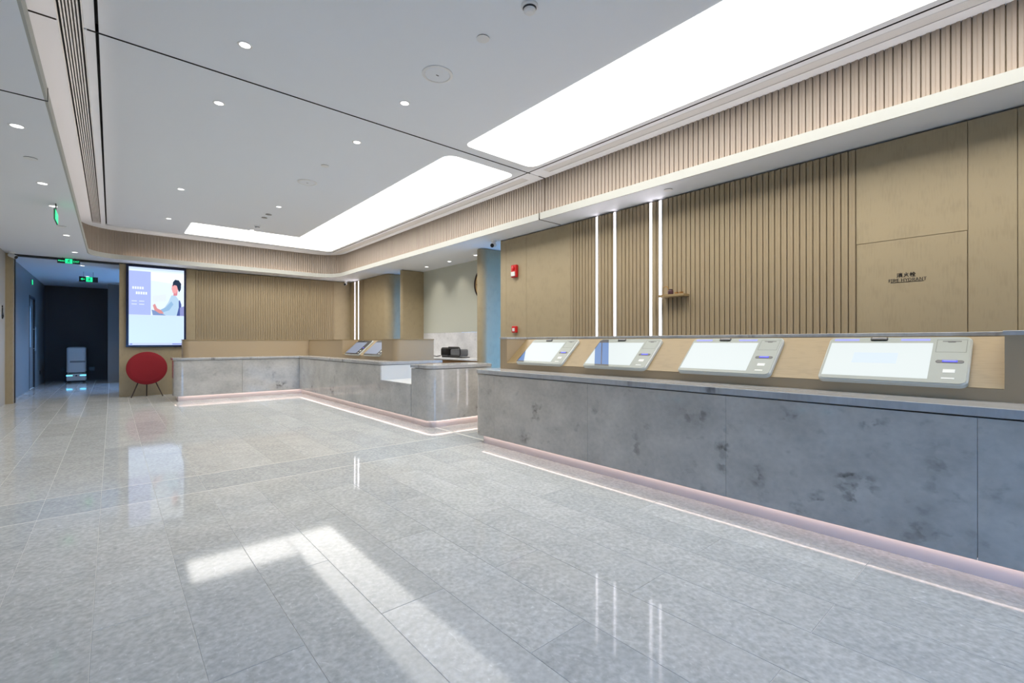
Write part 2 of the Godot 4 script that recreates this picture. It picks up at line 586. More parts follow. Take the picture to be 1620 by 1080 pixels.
func walls() -> void:
	# right wall: backing, cladding panels, fluted slats
	var w := setting("wall_right", "beige clad wall with fluted strips behind the long counter", "wall")
	var st := S()
	bx(st, XR + 0.014, XR + 0.16, -3.2, 5.70, 0, HS - 0.018)
	bx(st, XR + 0.085, XR + 0.16, -3.2, 5.70, HS - 0.018, 3.5)
	part("backing", st, M.backing, w)
	for pr in [[4.222, 5.10], [5.104, 5.57], [5.574, 5.712], [-0.62, 0.136], [-1.8, -0.624], [-3.2, -1.804]]:
		st = S()
		bx(st, XR, XR + 0.016, pr[0], pr[1], 0, HS - 0.018)
		part("panel", st, M.beige, w)
	st = S()
	bx(st, XR, XR + 0.016, 0.140, 0.380, 0, HS - 0.018)
	part("panel", st, M.beige, w)
	st = S()
	bx(st, XR, XR + 0.016, 0.384, 1.046, 1.932, HS - 0.018)
	part("panel", st, M.beige, w)
	st = S()
	bx(st, XR, XR + 0.016, 0.386, 1.043, 0.4, 1.928)
	var hd := part("hydrant_door", st, M.beige, w)
	hd.set_meta("label", "flush beige cabinet door lettered fire hydrant")
	lettering(hd)
	var sm := slat_mesh(HS - 0.018)
	var leds := [3.772, 3.493, 2.988, 2.867]
	var d := 1.075
	while d < 4.21:
		var free := true
		for l in leds:
			if absf(d - l) < 0.040:
				free = false
		if free:
			var o := put_mesh("slat", sm, M.beige_slat, w)
			o.position = P(XR + 0.0138, d, 0)
			o.rotation.y = -PI / 2
		d += PITCH
	var li := 0
	for l in leds:
		var t := thing("led_light_strip", ["white vertical light strip farthest from the small shelf on the fluted wall", "white vertical light strip beside the outermost strip on the fluted wall", "white vertical light strip of the close pair, on its far side from the shelf", "white vertical light strip standing right beside the small wall shelf"][li], "light strip", P(XR, l, 0), "vertical light strips on the fluted wall")
		li += 1
		st = S()
		bx(st, XR - 0.004, XR + 0.014, l - 0.020, l - 0.015, 0, HS - 0.018)
		bx(st, XR - 0.004, XR + 0.014, l + 0.015, l + 0.020, 0, HS - 0.018)
		part("channel", st, M.white_plastic, t)
		st = S()
		bx(st, XR - 0.001, XR + 0.012, l - 0.015, l + 0.015, 0, HS - 0.019)
		part("diffuser", st, M.led_white, t)
		area("light", P(XR - 0.004, l, HS / 2), Vector2(0.024, HS - 0.04), Vector3(0, 90, 0), Color(1, 0.97, 1.0), 1.5, t)
	# return of the right wall and the room behind it
	w = setting("wall_return", "end of the beige wall where a passage opens", "wall")
	st = S()
	bx(st, XR + 0.004, XR + 0.16, 5.70, 5.712, 0, HS)
	part("edge", st, M.beige, w)
	# stub wall with a rounded end between passage and nook
	w = setting("wall_stub", "beige stub wall with a rounded end beside the kitchen nook", "wall")
	st = S()
	raise(st, rounded([Vector2(4.80, 6.34), Vector2(6.8, 6.34), Vector2(6.8, 6.56), Vector2(4.80, 6.56)], [0.109, 0, 0, 0.109], 8), 0, HS - 0.012)
	part("cladding", st, M.beige, w)
	st = S()
	raise(st, rounded([Vector2(4.86, 6.40), Vector2(6.8, 6.40), Vector2(6.8, 6.50), Vector2(4.86, 6.50)], [0.049, 0, 0, 0.049], 8), HS - 0.0125, HS)
	part("core", st, M.beige, w)
	# flank wall on the far side of the nook
	w = setting("wall_flank", "beige flank wall on the far side of the kitchen nook", "wall")
	st = S()
	raise(st, rounded([Vector2(4.88, 9.42), Vector2(5.5, 9.42), Vector2(5.5, 9.52), Vector2(4.88, 9.52)], [0.049, 0, 0, 0.049], 6), 0, HS - 0.012)
	part("cladding", st, M.beige, w)
	st = S()
	raise(st, rounded([Vector2(4.915, 9.455), Vector2(5.49, 9.455), Vector2(5.49, 9.485), Vector2(4.915, 9.485)], [0.0149, 0, 0, 0.0149], 6), HS - 0.0125, HS)
	part("core", st, M.beige, w)
	# nook back wall
	w = setting("wall_nook", "sage painted wall above a marble splashback in the nook", "wall")
	st = S()
	bx(st, XN, 5.5, 6.56, 9.42, 1.325, HS)
	part("painted_wall", st, M.sage_paint, w)
	st = S()
	bx(st, XN - 0.002, 5.5, 6.56, 9.42, 0, 1.322)
	part("splashback", st, M.marble, w)
	# side wall beyond the nook, its near corner rounded
	w = setting("wall_side", "beige side wall with a rounded corner beside the passage", "wall")
	st = S()
	raise(st, rounded([Vector2(XS, DB + 0.2), Vector2(XS, 10.16), Vector2(6.8, 10.16), Vector2(6.8, DB + 0.2)], [0, 0.2, 0, 0], 10), 0, HS - 0.012)
	part("cladding", st, M.beige, w)
	st = S()
	raise(st, rounded([Vector2(XS + 0.06, DB + 0.19), Vector2(XS + 0.06, 10.22), Vector2(6.79, 10.22), Vector2(6.79, DB + 0.19)], [0, 0.15, 0, 0], 10), HS - 0.0125, HS)
	part("core", st, M.beige, w)
	var sd := 11.74
	while sd > 11.5:
		var o := put_mesh("slat", sm, M.beige_slat, w)
		o.position = P(XS + 0.001, sd, 0)
		o.rotation.y = -PI / 2
		sd -= PITCH
	li = 0
	for l in [12.05, 11.81]:
		var t := thing("led_light_strip", ["white vertical light strip closest to the back wall corner", "white vertical light strip beside the narrow slats near the back corner"][li], "light strip", P(XS, l, 0), "vertical light strips at the back corner")
		li += 1
		st = S()
		bx(st, XS - 0.016, XS - 0.001, l - 0.032, l - 0.024, 0, HS - 0.02)
		bx(st, XS - 0.016, XS - 0.001, l + 0.024, l + 0.032, 0, HS - 0.02)
		part("channel", st, M.white_plastic, t)
		st = S()
		bx(st, XS - 0.012, XS - 0.001, l - 0.024, l + 0.024, 0, HS - 0.02)
		part("diffuser", st, M.led_white, t)
		area("light", P(XS - 0.017, l, HS / 2), Vector2(0.04, HS - 0.06), Vector3(0, 90, 0), Color(1, 0.97, 1.0), 1.2, t)
	# back wall
	w = setting("wall_back", "beige back wall with a fluted middle behind the far counter", "wall")
	st = S()
	bx(st, 0.112, XS, DB + 0.014, DB + 0.2, 0, HS - 0.018)
	bx(st, 0.112, XS, DB + 0.085, DB + 0.2, HS - 0.018, 3.5)
	part("backing", st, M.backing, w)
	for pr in [[0.11, 1.402], [4.474, XS - 0.002]]:
		st = S()
		bx(st, pr[0], pr[1], DB, DB + 0.016, 0, HS - 0.016)
		part("panel", st, M.beige, w)
	var x := 1.432
	while x < 4.455:
		var o := put_mesh("slat", sm, M.beige_slat, w)
		o.position = P(x, DB + 0.014, 0)
		x += PITCH
	# left wall with the jamb of the corridor
	w = setting("wall_left", "grey wall along the left side of the hall", "wall")
	st = S()
	bx(st, XL - 0.2, XL, -3.2, 12.3, 0, 3.5)
	part("painted_wall", st, M.grey_wall, w)
	st = S()
	bx(st, XL - 0.2, -1.362, 12.3, 12.42, 0, HS - 0.01)
	part("jamb", st, M.beige, w)
	st = S()
	bx(st, XL - 0.2, -1.35, 12.42, 12.5, 0, HS - 0.01)
	part("frame", st, M.dark_metal, w)
	# corridor
	w = setting("wall_corridor_left", "grey corridor wall with a glazed door", "wall")
	st = S()
	bx(st, XL - 0.2, XL, 12.5, 15.49, 0, HS)
	bx(st, XL - 0.2, XL, 16.55, 18.9, 0, HS)
	bx(st, XL - 0.2, XL, 15.49, 16.55, 2.22, HS)
	part("cladding", st, M.corridor_grey, w)
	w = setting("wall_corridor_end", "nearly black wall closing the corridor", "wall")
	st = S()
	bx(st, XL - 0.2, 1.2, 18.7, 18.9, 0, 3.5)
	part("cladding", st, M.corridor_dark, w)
	w = setting("wall_corridor_block", "grey projecting wall block at the corridor's end", "wall")
	st = S()
	bx(st, -0.09, 1.2, 17.2, 18.7, 0, HS)
	part("cladding", st, M.corridor_grey, w)
	w = setting("wall_corridor_right", "grey corridor wall behind the display", "wall")
	st = S()
	bx(st, 0.2, 0.4, 12.6, 13.6, 0, HS)
	bx(st, 0.2, 0.4, 16.6, 17.2, 0, HS)
	part("cladding", st, M.corridor_grey, w)
	st = S()
	bx(st, 0.112, 0.2, 12.6, 12.64, 0, HS)
	part("edge", st, M.corridor_grey, w)
	w = setting("trim_1", "thin dark track across the corridor opening under the ceiling", "trim")
	st = S()
	bx(st, -1.36, 0.11, 12.4, 12.5, HS - 0.035, HS)
	part("track", st, M.dark_metal, w)
	# corridor door
	w = setting("door_1", "tall grey door with a narrow glass light in the corridor", "door")
	st = S()
	bx(st, XL - 0.1, XL + 0.005, 15.49, 15.54, 0, 2.22)
	bx(st, XL - 0.1, XL + 0.005, 16.50, 16.55, 0, 2.22)
	bx(st, XL - 0.1, XL + 0.005, 15.54, 16.50, 2.17, 2.22)
	part("frame", st, M.dark_metal, w)
	st = S()
	bx(st, XL - 0.08, XL - 0.03, 15.54, 15.94, 0.005, 2.17)
	bx(st, XL - 0.08, XL - 0.03, 16.10, 16.50, 0.005, 2.17)
	bx(st, XL - 0.08, XL - 0.03, 15.94, 16.10, 0.005, 1.0)
	bx(st, XL - 0.08, XL - 0.03, 15.94, 16.10, 2.0, 2.17)
	part("leaf", st, M.corridor_grey, w)
	st = S()
	bx(st, XL - 0.06, XL - 0.05, 15.94, 16.10, 1.0, 2.0)
	part("pane", st, M.glass, w)
	st = S()
	tube(st, [P(XL + 0.02, 16.42, 0.9), P(XL + 0.02, 16.42, 1.5)], 0.012, 0.012, 8)
	bx(st, XL - 0.03, XL + 0.02, 16.41, 16.43, 0.95, 0.97)
	bx(st, XL - 0.03, XL + 0.02, 16.41, 16.43, 1.43, 1.45)
	part("handle", st, M.steel, w)
	# back room behind the counters: its window gives the blue daylight in the passages
	w = setting("wall_office_end", "pale wall of the back office behind the right wall", "wall")
	st = S()
	bx(st, XR + 0.16, 6.8, -0.2, 0.0, 0, HS)
	part("painted_wall", st, M.soffit_paint, w)
	w = setting("window_1", "office window behind the hall, seen only by its blue daylight", "window")
	st = S()
	bx(st, 6.8, 7.0, -3.2, 12.65, 0, 0.1)
	bx(st, 6.8, 7.0, -3.2, 12.65, 2.68, 3.5)
	bx(st, 6.8, 7.0, -3.2, 0.3, 0.1, 2.68)
	bx(st, 6.8, 7.0, 10.14, 12.65, 0.1, 2.68)
	part("frame", st, M.soffit_paint, w)
	st = S()
	bx(st, 6.89, 6.90, 0.3, 10.14, 0.1, 2.68)
	part("pane", st, M.glass, w)
	w = setting("window_3", "window of the side lobby that lights the corridor", "window")
	st = S()
	bx(st, 1.6, 1.8, 12.6, 17.2, 0, 0.9)
	bx(st, 1.6, 1.8, 12.6, 17.2, 2.2, 3.5)
	bx(st, 1.6, 1.8, 12.6, 13.7, 0.9, 2.2)
	bx(st, 1.6, 1.8, 16.5, 17.2, 0.9, 2.2)
	bx(st, 1.2, 1.8, 17.2, 19.0, 0, 3.5)
	part("frame", st, M.soffit_paint, w)
	st = S()
	bx(st, 1.69, 1.70, 13.7, 16.5, 0.9, 2.2)
	part("pane", st, M.glass, w)
	# street front behind the camera
	w = setting("window_2", "glazed street front of the hall with dark posts", "window")
	st = S()
	for px in [-1.43, 0.08, 1.62]:
		bx(st, px - 0.03, px + 0.03, -3.1, -3.0, 0, HS)
	bx(st, -1.46, 1.62, -3.1, -3.0, 0, 0.06)
	bx(st, -1.46, 1.62, -3.1, -3.0, 1.9, HS)  # deep transom added above the glass to cut the blue daylight
	part("frame", st, M.dark_metal, w)
	st = S()
	bx(st, -1.46, 1.62, -3.055, -3.05, 0.06, 1.9)
	part("pane", st, M.glass, w)
	w = setting("wall_front_added", "plain wall added beside the street front to hold back daylight", "wall")
	st = S()
	bx(st, 1.65, XR + 0.1, -3.2, -3.0, 0, HS)
	part("painted_wall", st, M.grey_wall, w)  # unseen wall put here to keep blue daylight off the counter stone

func glyph(st: SurfaceTool, strokes: Array, o: Vector3, ux: Vector3, uy: Vector3, size: float, pen: float, n: Vector3) -> void:
	for s in strokes:
		for i in s.size() - 1:
			var a: Vector2 = Vector2(s[i][0], s[i][1]) * size
			var b: Vector2 = Vector2(s[i + 1][0], s[i + 1][1]) * size
			var t := (b - a).normalized() * pen * 0.5
			var q := Vector2(-t.y, t.x)
			extrude(st, PackedVector2Array([a - t + q, b + t + q, b + t - q, a - t - q]), o, ux, uy, n)

const FIRE := [[[.5, .95], [.5, .55], [.1, .05]], [[.5, .55], [.9, .05]], [[.2, .75], [.3, .5]], [[.8, .78], [.68, .52]]]
const QUENCH := [[[.08, .9], [.2, .8]], [[.03, .62], [.15, .52]], [[.03, .08], [.2, .38]], [[.62, .97], [.62, .68]], [[.38, .9], [.48, .74]], [[.88, .9], [.76, .74]], [[.38, .05], [.38, .64], [.88, .64], [.88, .05]], [[.38, .45], [.88, .45]], [[.38, .27], [.88, .27]]]
const TAP := [[[.2, .97], [.2, .03]], [[.03, .72], [.38, .72]], [[.2, .68], [.03, .35]], [[.22, .6], [.36, .42]], [[.68, .97], [.4, .62]], [[.68, .97], [.97, .62]], [[.5, .58], [.85, .58]], [[.5, .34], [.85, .34]], [[.42, .06], [.95, .06]], [[.68, .58], [.68, .06]]]
const PEACE := [[[.5, .98], [.5, .86]], [[.12, .68], [.12, .83], [.9, .83], [.88, .68]], [[.45, .75], [.25, .32], [.8, .03]], [[.72, .55], [.55, .22], [.15, .03]], [[.06, .5], [.94, .5]]]
const WHOLE := [[[.5, .97], [.06, .52]], [[.5, .97], [.94, .52]], [[.26, .53], [.74, .53]], [[.26, .3], [.74, .3]], [[.1, .05], [.9, .05]], [[.5, .53], [.5, .05]]]
const OUT := [[[.5, .97], [.5, .08]], [[.2, .82], [.2, .55], [.8, .55], [.8, .82]], [[.1, .4], [.1, .06], [.9, .06], [.9, .4]]]
const MOUTH := [[[.15, .85], [.15, .1], [.85, .1], [.85, .85], [.15, .85]]]

func letters(called: String, text: String, size: float, mater: Material, parent: Node3D, center: Vector3, turn: float, bold := true) -> void:
	var f := SystemFont.new()
	f.font_names = PackedStringArray(["Droid Sans"])
	f.font_weight = 700 if bold else 400
	var tm := TextMesh.new()
	tm.text = text
	tm.font = f
	tm.font_size = 64
	tm.pixel_size = size / 64.0 * 1.35
	tm.depth = 0.003
	tm.curve_step = 4.0
	var o := put_mesh(called, tm, mater, parent)
	var at := Vector3.ZERO
	var up: Node = parent
	while up != self:
		at += up.position
		up = up.get_parent()
	o.position = center - at
	o.rotation.y = turn

func lettering(door: Node3D) -> void:
	var st := S()
	var k := 0
	for g in [QUENCH, FIRE, TAP]:
		glyph(st, g, P(XR, 0.782 - 0.0385 * k, 1.629 + 0.0025 * k - 0.0025 * k), Vector3.BACK, Vector3.UP, 0.034, 0.004, Vector3(-0.002, 0, 0))
		k += 1
	part("lettering", st, M.print_black, door)
	letters("lettering", "FIRE HYDRANT", 0.026, M.print_black, door, P(XR - 0.0005, 0.722, 1.606), -PI / 2, false)
	st = S()
	bx(st, XR - 0.0015, XR, 0.622, 0.822, 1.588, 1.5915)
	part("lettering", st, M.print_black, door)

# rounded tray outline from the near side of the joint round the far end (or the near end): points in (x, d), right side first
func tray_path(off: float, far: bool) -> PackedVector2Array:
	var x0 := -0.33 - off
	var x1 := 4.276 + off
	var r := 0.5 + off
	var out := PackedVector2Array()
	if far:
		var d1 := 11.88 + off
		out.append(Vector2(x1, DJ + 0.008))
		for k in 13:
			out.append(Vector2(x1 - r, d1 - r) + Vector2(r, 0).rotated(PI / 2 * k / 12))
		for k in 13:
			out.append(Vector2(x0 + r, d1 - r) + Vector2(0, r).rotated(PI / 2 * k / 12))
		out.append(Vector2(x0, DJ + 0.008))
	else:
		var d0 := -1.5 - off
		out.append(Vector2(x1, DJ - 0.008))
		out.append(Vector2(x1, d0))
		out.append(Vector2(x0, d0))
		out.append(Vector2(x0, DJ - 0.008))
	return out

func ribbon(st: SurfaceTool, a: PackedVector2Array, b: PackedVector2Array, h0: float, h1: float) -> void: # solid between two outlines
	var poly := PackedVector2Array(a)
	var rb := PackedVector2Array(b)
	rb.reverse()
	poly.append_array(rb)
	raise(st, poly, h0, h1)

func ceilings() -> void:
	var c := setting("ceiling", "white tray ceiling with dark shadow joints and a lower soffit round it", "ceiling")
	# low soffit, two boards that meet at the joint
	for far in [true, false]:
		var hole := tray_path(0.004, far)
		var poly := PackedVector2Array()
		if far:
			poly.append_array([Vector2(-1.7, DJ + 0.008), Vector2(-1.7, 19.0), Vector2(1.8, 19.0), Vector2(1.8, 12.65), Vector2(7.0, 12.65), Vector2(7.0, DJ + 0.008)])
		else:
			poly.append_array([Vector2(-1.7, DJ - 0.008), Vector2(-1.7, -3.2), Vector2(7.0, -3.2), Vector2(7.0, DJ - 0.008)])
		poly.append_array(hole)
		var st := S()
		raise(st, poly, HS, HS + 0.02)
		part("soffit", st, M.soffit_paint, c)
		st = S()
		ribbon(st, tray_path(0.0, far), tray_path(0.014, far), HS - 0.0005, HS + 0.088)
		part("lip", st, M.lip_paint, c)
		st = S()
		ribbon(st, tray_path(0.12, far), tray_path(0.14, far), HS + 0.02, 3.4)
		part("cove_wall", st, M.backing, c)
	for x in [-0.46, 4.396]: # closes the cove wall behind the joint
		var fill := S()
		bx(fill, x, x + 0.01, DJ - 0.02, DJ + 0.02, HS + 0.02, 3.4)
		part("cove_wall", fill, M.cove_slat, c)
	# cove slats along the recessed band
	var sm := slat_mesh(H1 - HS - 0.02)
	var rest := S()
	var count := 0
	for far in [true, false]:
		var path := tray_path(0.119, far)
		var acc := PITCH / 2
		for i in path.size() - 1:
			if not far and i == 1:
				continue
			var a := path[i]
			var b := path[i + 1]
			var l := a.distance_to(b)
			var dir := (b - a) / l
			while acc < l:
				var q := a + dir * acc
				acc += PITCH
				var n := Vector2(-dir.y, dir.x) if far else Vector2(dir.y, -dir.x)
				var turn := atan2(n.x, -n.y)
				if q.x > 0.4 and q.y > -0.3 and count < 300 or far and q.y > 11.0 and count < 300:
					var o := put_mesh("cove_slat", sm, M.cove_slat, c)
					o.position = P(q.x, q.y, HS + 0.02)
					o.rotation.y = turn
					count += 1
				else:
					rest.append_from(sm, 0, Transform3D(Basis(Vector3.UP, turn), P(q.x, q.y, HS + 0.02)))
			acc -= l
	var ro := put_mesh("cove_slats", rest.commit(), M.cove_slat, c)
	ro.set_meta("kind", "stuff")
	# tray boards
	var st := S()
	raise(st, PackedVector2Array([Vector2(-0.074, -1.7), Vector2(4.063, -1.7), Vector2(4.063, DJ - 0.009), Vector2(-0.074, DJ - 0.009)]), H1, H1 + 0.06)
	part("board", st, M.ceiling_paint, c)
	st = S()
	raise(st, rounded([Vector2(-0.074, DJ + 0.009), Vector2(4.063, DJ + 0.009), Vector2(4.063, 11.5), Vector2(-0.074, 11.5)], [0, 0, 0.14, 0.14], 8), H1, H1 + 0.06)
	part("board", st, M.ceiling_paint, c)
	for dr in [[-2.2, DJ - 0.009], [DJ + 0.009, 11.504]]:
		for xr in [[-0.6, -0.285], [-0.150, -0.091], [4.079, 4.145], [4.265, 4.6]]:
			st = S()
			bx(st, xr[0], xr[1], dr[0], dr[1] if xr[0] < 4.0 or dr[1] < 5.0 or xr[0] > 4.2 else 11.504, H1, H1 + 0.06)
			part("edge_board", st, M.ceiling_paint, c)
	st = S()
	bx(st, -0.6, 4.6, 11.506, 12.2, H1, H1 + 0.02)
	bx(st, -0.285, -0.15, 11.43, 11.506, H1, H1 + 0.02)
	bx(st, 4.145, 4.265, 11.43, 11.506, H1, H1 + 0.06)
	part("edge_board", st, M.ceiling_paint, c)
	st = S()
	bx(st, -0.6, 4.6, -2.2, -1.702, H1, H1 + 0.06)
	part("edge_board", st, M.ceiling_paint, c)
	st = S()
	bx(st, -1.7, 7.0, -3.2, 12.65, 3.42, 3.55)
	bx(st, -1.7, 1.8, 12.65, 19.0, 3.42, 3.55)
	part("roof_slab", st, M.concrete, c)
	# black anodised edge profiles: two thin legs line each open joint
	for q in [[-0.092, -0.0905, -1.7, 11.43], [-0.0745, -0.073, -1.7, 11.43], [4.0625, 4.064, -1.7, 11.43], [4.0785, 4.080, -1.7, 11.43]]:
		st = S()
		bx(st, q[0], q[1], q[2], q[3], H1 - 0.001, H1 + 0.055)
		part("joint_profile", st, M.black_plastic, c)
	for xr in [[-0.135, 4.12], [-0.45, -0.29], [4.27, 4.385]]:
		for sgn in [-1.0, 1.0]:
			st = S()
			bx(st, xr[0], xr[1], DJ + sgn * 0.0075, DJ + sgn * 0.0105, H1 - 0.001, H1 + 0.055)
			part("joint_profile", st, M.black_plastic, c)
	for xr in [[-1.455, -0.331], [4.277, XR]]:
		for sgn in [-1.0, 1.0]:
			st = S()
			bx(st, xr[0], xr[1], DJ + sgn * 0.006, DJ + sgn * 0.009, HS - 0.001, HS + 0.02)
			part("joint_profile", st, M.black_plastic, c)
	for x in [-0.329, 4.275]:
		for sgn in [-1.0, 1.0]:
			st = S()
			bx(st, x - 0.0015, x + 0.0015, DJ + sgn * 0.006, DJ + sgn * 0.009, HS - 0.001, HS + 0.088)
			part("joint_profile", st, M.black_plastic, c)
	# upstands added to deepen the open soffit joint so it falls dark
	for q in [[-1.46, -0.48], [4.43, XR]]:
		st = S()
		bx(st, q[0], q[1], DJ - 0.02, DJ - 0.008, HS + 0.02, HS + 0.08)
		bx(st, q[0], q[1], DJ + 0.008, DJ + 0.02, HS + 0.02, HS + 0.08)
		part("added_joint_upstand", st, M.soffit_paint, c)
	# air grilles let into the tray
	var specs := [[-0.285, -0.150, -1.7, 11.43, 7, "black slotted air grille running along the left tray edge", "air_grille"],
		[4.145, 4.265, -1.7, DJ - 0.2, 9, "pale slotted air grille above the fluted band, on the hydrant side of the joint", "air_grille"],
		[4.145, 4.265, DJ + 0.2, 11.43, 9, "pale slotted air grille above the fluted band, towards the far corner", "air_grille"]]
	for g in specs:
		var t := thing("air_grille", g[5], "air grille", P((g[0] + g[1]) / 2, (g[2] + g[3]) / 2, H1))
		st = S()
		bx(st, g[0] + 0.001, g[0] + 0.008, g[2], g[3], H1 - 0.003, H1 + 0.02)
		bx(st, g[1] - 0.008, g[1] - 0.001, g[2], g[3], H1 - 0.003, H1 + 0.02)
		bx(st, g[0] + 0.008, g[1] - 0.008, g[2], g[2] + 0.008, H1 - 0.003, H1 + 0.02)
		bx(st, g[0] + 0.008, g[1] - 0.008, g[3] - 0.008, g[3], H1 - 0.003, H1 + 0.02)
		part("frame", st, M.white_plastic, t)
		var n: int = g[4]
		var w: float = (g[1] - g[0] - 0.016) / n
		for k in n - 1:
			st = S()
			var x: float = g[0] + 0.008 + w * (k + 1)
			var f := 0.24 if n == 7 else 0.40
			bx(st, x - w * f, x + w * f, g[2] + 0.008, g[3] - 0.008, H1 - 0.001, H1 + 0.03)
			part("slat", st, M.white_plastic, t)
	for dd in [[DJ - 0.2, DJ - 0.009], [DJ + 0.009, DJ + 0.2]]:
		st = S()
		bx(st, 4.146, 4.264, dd[0], dd[1], H1, H1 + 0.06)
		part("edge_board", st, M.ceiling_paint, c)

func cove_lights() -> void:
	var t := thing("cove_light", "warm white light ribbon hidden behind the ceiling lip", "cove light", P(2.0, 5.0, HS + 0.02))
	for far in [true, false]:
		var st := S()
		ribbon(st, tray_path(0.035, far), tray_path(0.06, far), HS + 0.021, HS + 0.028)
		part("ribbon", st, M.led_cove, t)
	var col := Color(1.0, 0.92, 0.86)
	var y := HS + 0.032
	var e := 2.1
	area("light", P(4.276 + 0.047, 1.6, y), Vector2(0.025, 5.5), Vector3(90, 0, 0), col, e, t)
	area("light", P(4.276 + 0.047, 7.9, y), Vector2(0.025, 6.9), Vector3(90, 0, 0), col, e, t)
	area("light", P(1.97, 11.88 + 0.047, y), Vector2(3.6, 0.025), Vector3(90, 0, 0), col, e, t)
	area("light", P(-0.33 - 0.047, 1.6, y), Vector2(0.025, 5.5), Vector3(90, 0, 0), col, e, t)
	area("light", P(-0.33 - 0.047, 7.9, y), Vector2(0.025, 6.9), Vector3(90, 0, 0), col, e, t)

func light_panels() -> void:
	var t := thing("ceiling_light_panel", "bright white ceiling light panel over the long counter with screens", "light panel", P(3.478, 1.5, H1))
	var st := S()
	raise(st, rounded([Vector2(2.966, -1.3), Vector2(3.99, -1.3), Vector2(3.99, 4.24), Vector2(2.966, 4.24)], [0.1, 0.1, 0.12, 0.08], 8), H1 - 0.004, H1 + 0.004)
	part("diffuser", st, M.panel_glow, t)
	area("light", P(3.478, 1.47, H1 - 0.008), Vector2(0.96, 5.44), Vector3(-90, 0, 0), Color(1.0, 0.985, 0.96), 0.94, t)
	t = thing("ceiling_light_panel", "bright white L-shaped ceiling light panel over the far counter", "light panel", P(3.478, 8.0, H1))
	st = S()
	raise(st, rounded([Vector2(2.966, 4.57), Vector2(3.99, 4.57), Vector2(3.99, 11.36), Vector2(1.1, 11.36), Vector2(1.1, 10.25), Vector2(2.966, 10.25)], [0.14, 0.10, 0.12, 0.03, 0.03, 0.02], 8), H1 - 0.004, H1 + 0.004)
	part("diffuser", st, M.panel_glow, t)
	area("light", P(3.478, 7.965, H1 - 0.008), Vector2(0.96, 6.7), Vector3(-90, 0, 0), Color(1.0, 0.985, 0.96), 0.80, t)
	area("light", P(2.05, 10.805, H1 - 0.008), Vector2(1.8, 1.05), Vector3(-90, 0, 0), Color(1.0, 0.985, 0.96), 0.80, t)

# ------------------------------------------------------------------ counters
func right_counter() -> void:
	var t := thing("service_counter", "long grey stone service counter with a sloping kiosk ledge along the right wall", "counter", P(3.4, 1.5, 0))
	var st := S()
	# carcass
	bx(st, 3.17, 3.86, -1.2, 4.13, 0.0945, 0.7725)
	bx(st, 3.10, 3.17, -1.2, 4.13, 0.1, 0.12)
	part("carcass", st, M.carcass_board, t)
	# stone front, sheet by sheet, the last one turning the corner
	for pr in [[-1.2, 0.2194], [0.2206, 1.3994], [1.4006, 2.5794], [2.5806, 3.8594]]:
		st = S()
		bbox(st, Vector3(3.08, 0.0945, -pr[1]), Vector3(3.10, 0.7645, -pr[0]), 0.0012)
		part("front_panel", st, M.stone_right, t)
	st = S()
	raise(st, rounded([Vector2(3.08, 3.8606), Vector2(3.08, 4.23), Vector2(3.86, 4.23), Vector2(3.86, 4.13), Vector2(3.10, 4.13), Vector2(3.10, 3.8606)], [0, 0.11, 0, 0, 0.0, 0], 8), 0.0945, 0.7645)
	part("front_panel", st, M.stone_right, t)
	st = S()
	raise(st, rounded([Vector2(3.07, -1.2), Vector2(3.07, 4.24), Vector2(3.87, 4.24), Vector2(3.87, -1.2)], [0, 0.12, 0, 0], 8), 0.7725, 0.8175, 0.003, true)
	part("worktop", st, M.stone_top, t)
	st = S()
	bx(st, 3.139, 3.8, -1.2, 4.12, 0, 0.094)
	part("toe_kick", st, M.toe_kick, t)
	# sloping ledge
	st = S()
	var prof := PackedVector2Array([Vector2(3.39, 0.8175), Vector2(3.39, 0.882), Vector2(3.70, 1.155), Vector2(3.92, 1.155), Vector2(3.92, 0.8175)])
	extrude(st, prof, P(0, 0.145, 0), Vector3.RIGHT, Vector3.UP, Vector3(0, 0, -(4.017 - 0.145)))
	part("ledge", st, M.laminate, t)
	var s := Vector3(0.31, 0.273, 0).normalized()
	var n := Vector3(-0.273, 0.31, 0).normalized()
	st = S()
	extrude(st, PackedVector2Array([Vector2(0.0, 0.147), Vector2(0.0, 4.015), Vector2(0.410, 4.015), Vector2(0.410, 0.147)]), P(3.39, 0, 0.882), s, Vector3(0, 0, -1), n * 0.004)
	part("sloping_panel", st, M.maple, t)
	for pr in [[-1.2, 0.145], [4.017, 4.135]]:
		st = S()
		bx(st, 3.39, 3.92, pr[0], pr[1], 0.8175, 1.155)
		part("end_box", st, M.laminate, t)
	st = S()
	var cap := PackedVector2Array([Vector2(3.384, -1.2), Vector2(3.384, 0.151), Vector2(3.69, 0.151), Vector2(3.69, 4.011), Vector2(3.384, 4.011), Vector2(3.384, 4.141), Vector2(3.94, 4.141), Vector2(3.94, -1.2)])
	raise(st, cap, 1.155, 1.178, 0.0015, true)
	part("cap", st, M.stone_top, t)
	st = S()
	bx(st, 3.106, 3.130, -1.2, 4.12, 0.094, 0.100)
	part("led_strip", st, M.led_toe, t)
	area("light", P(3.118, 1.46, 0.0925), Vector2(0.02, 5.3), Vector3(-90, 0, 0), Color(1, 0.87, 0.81), 0.65, t)

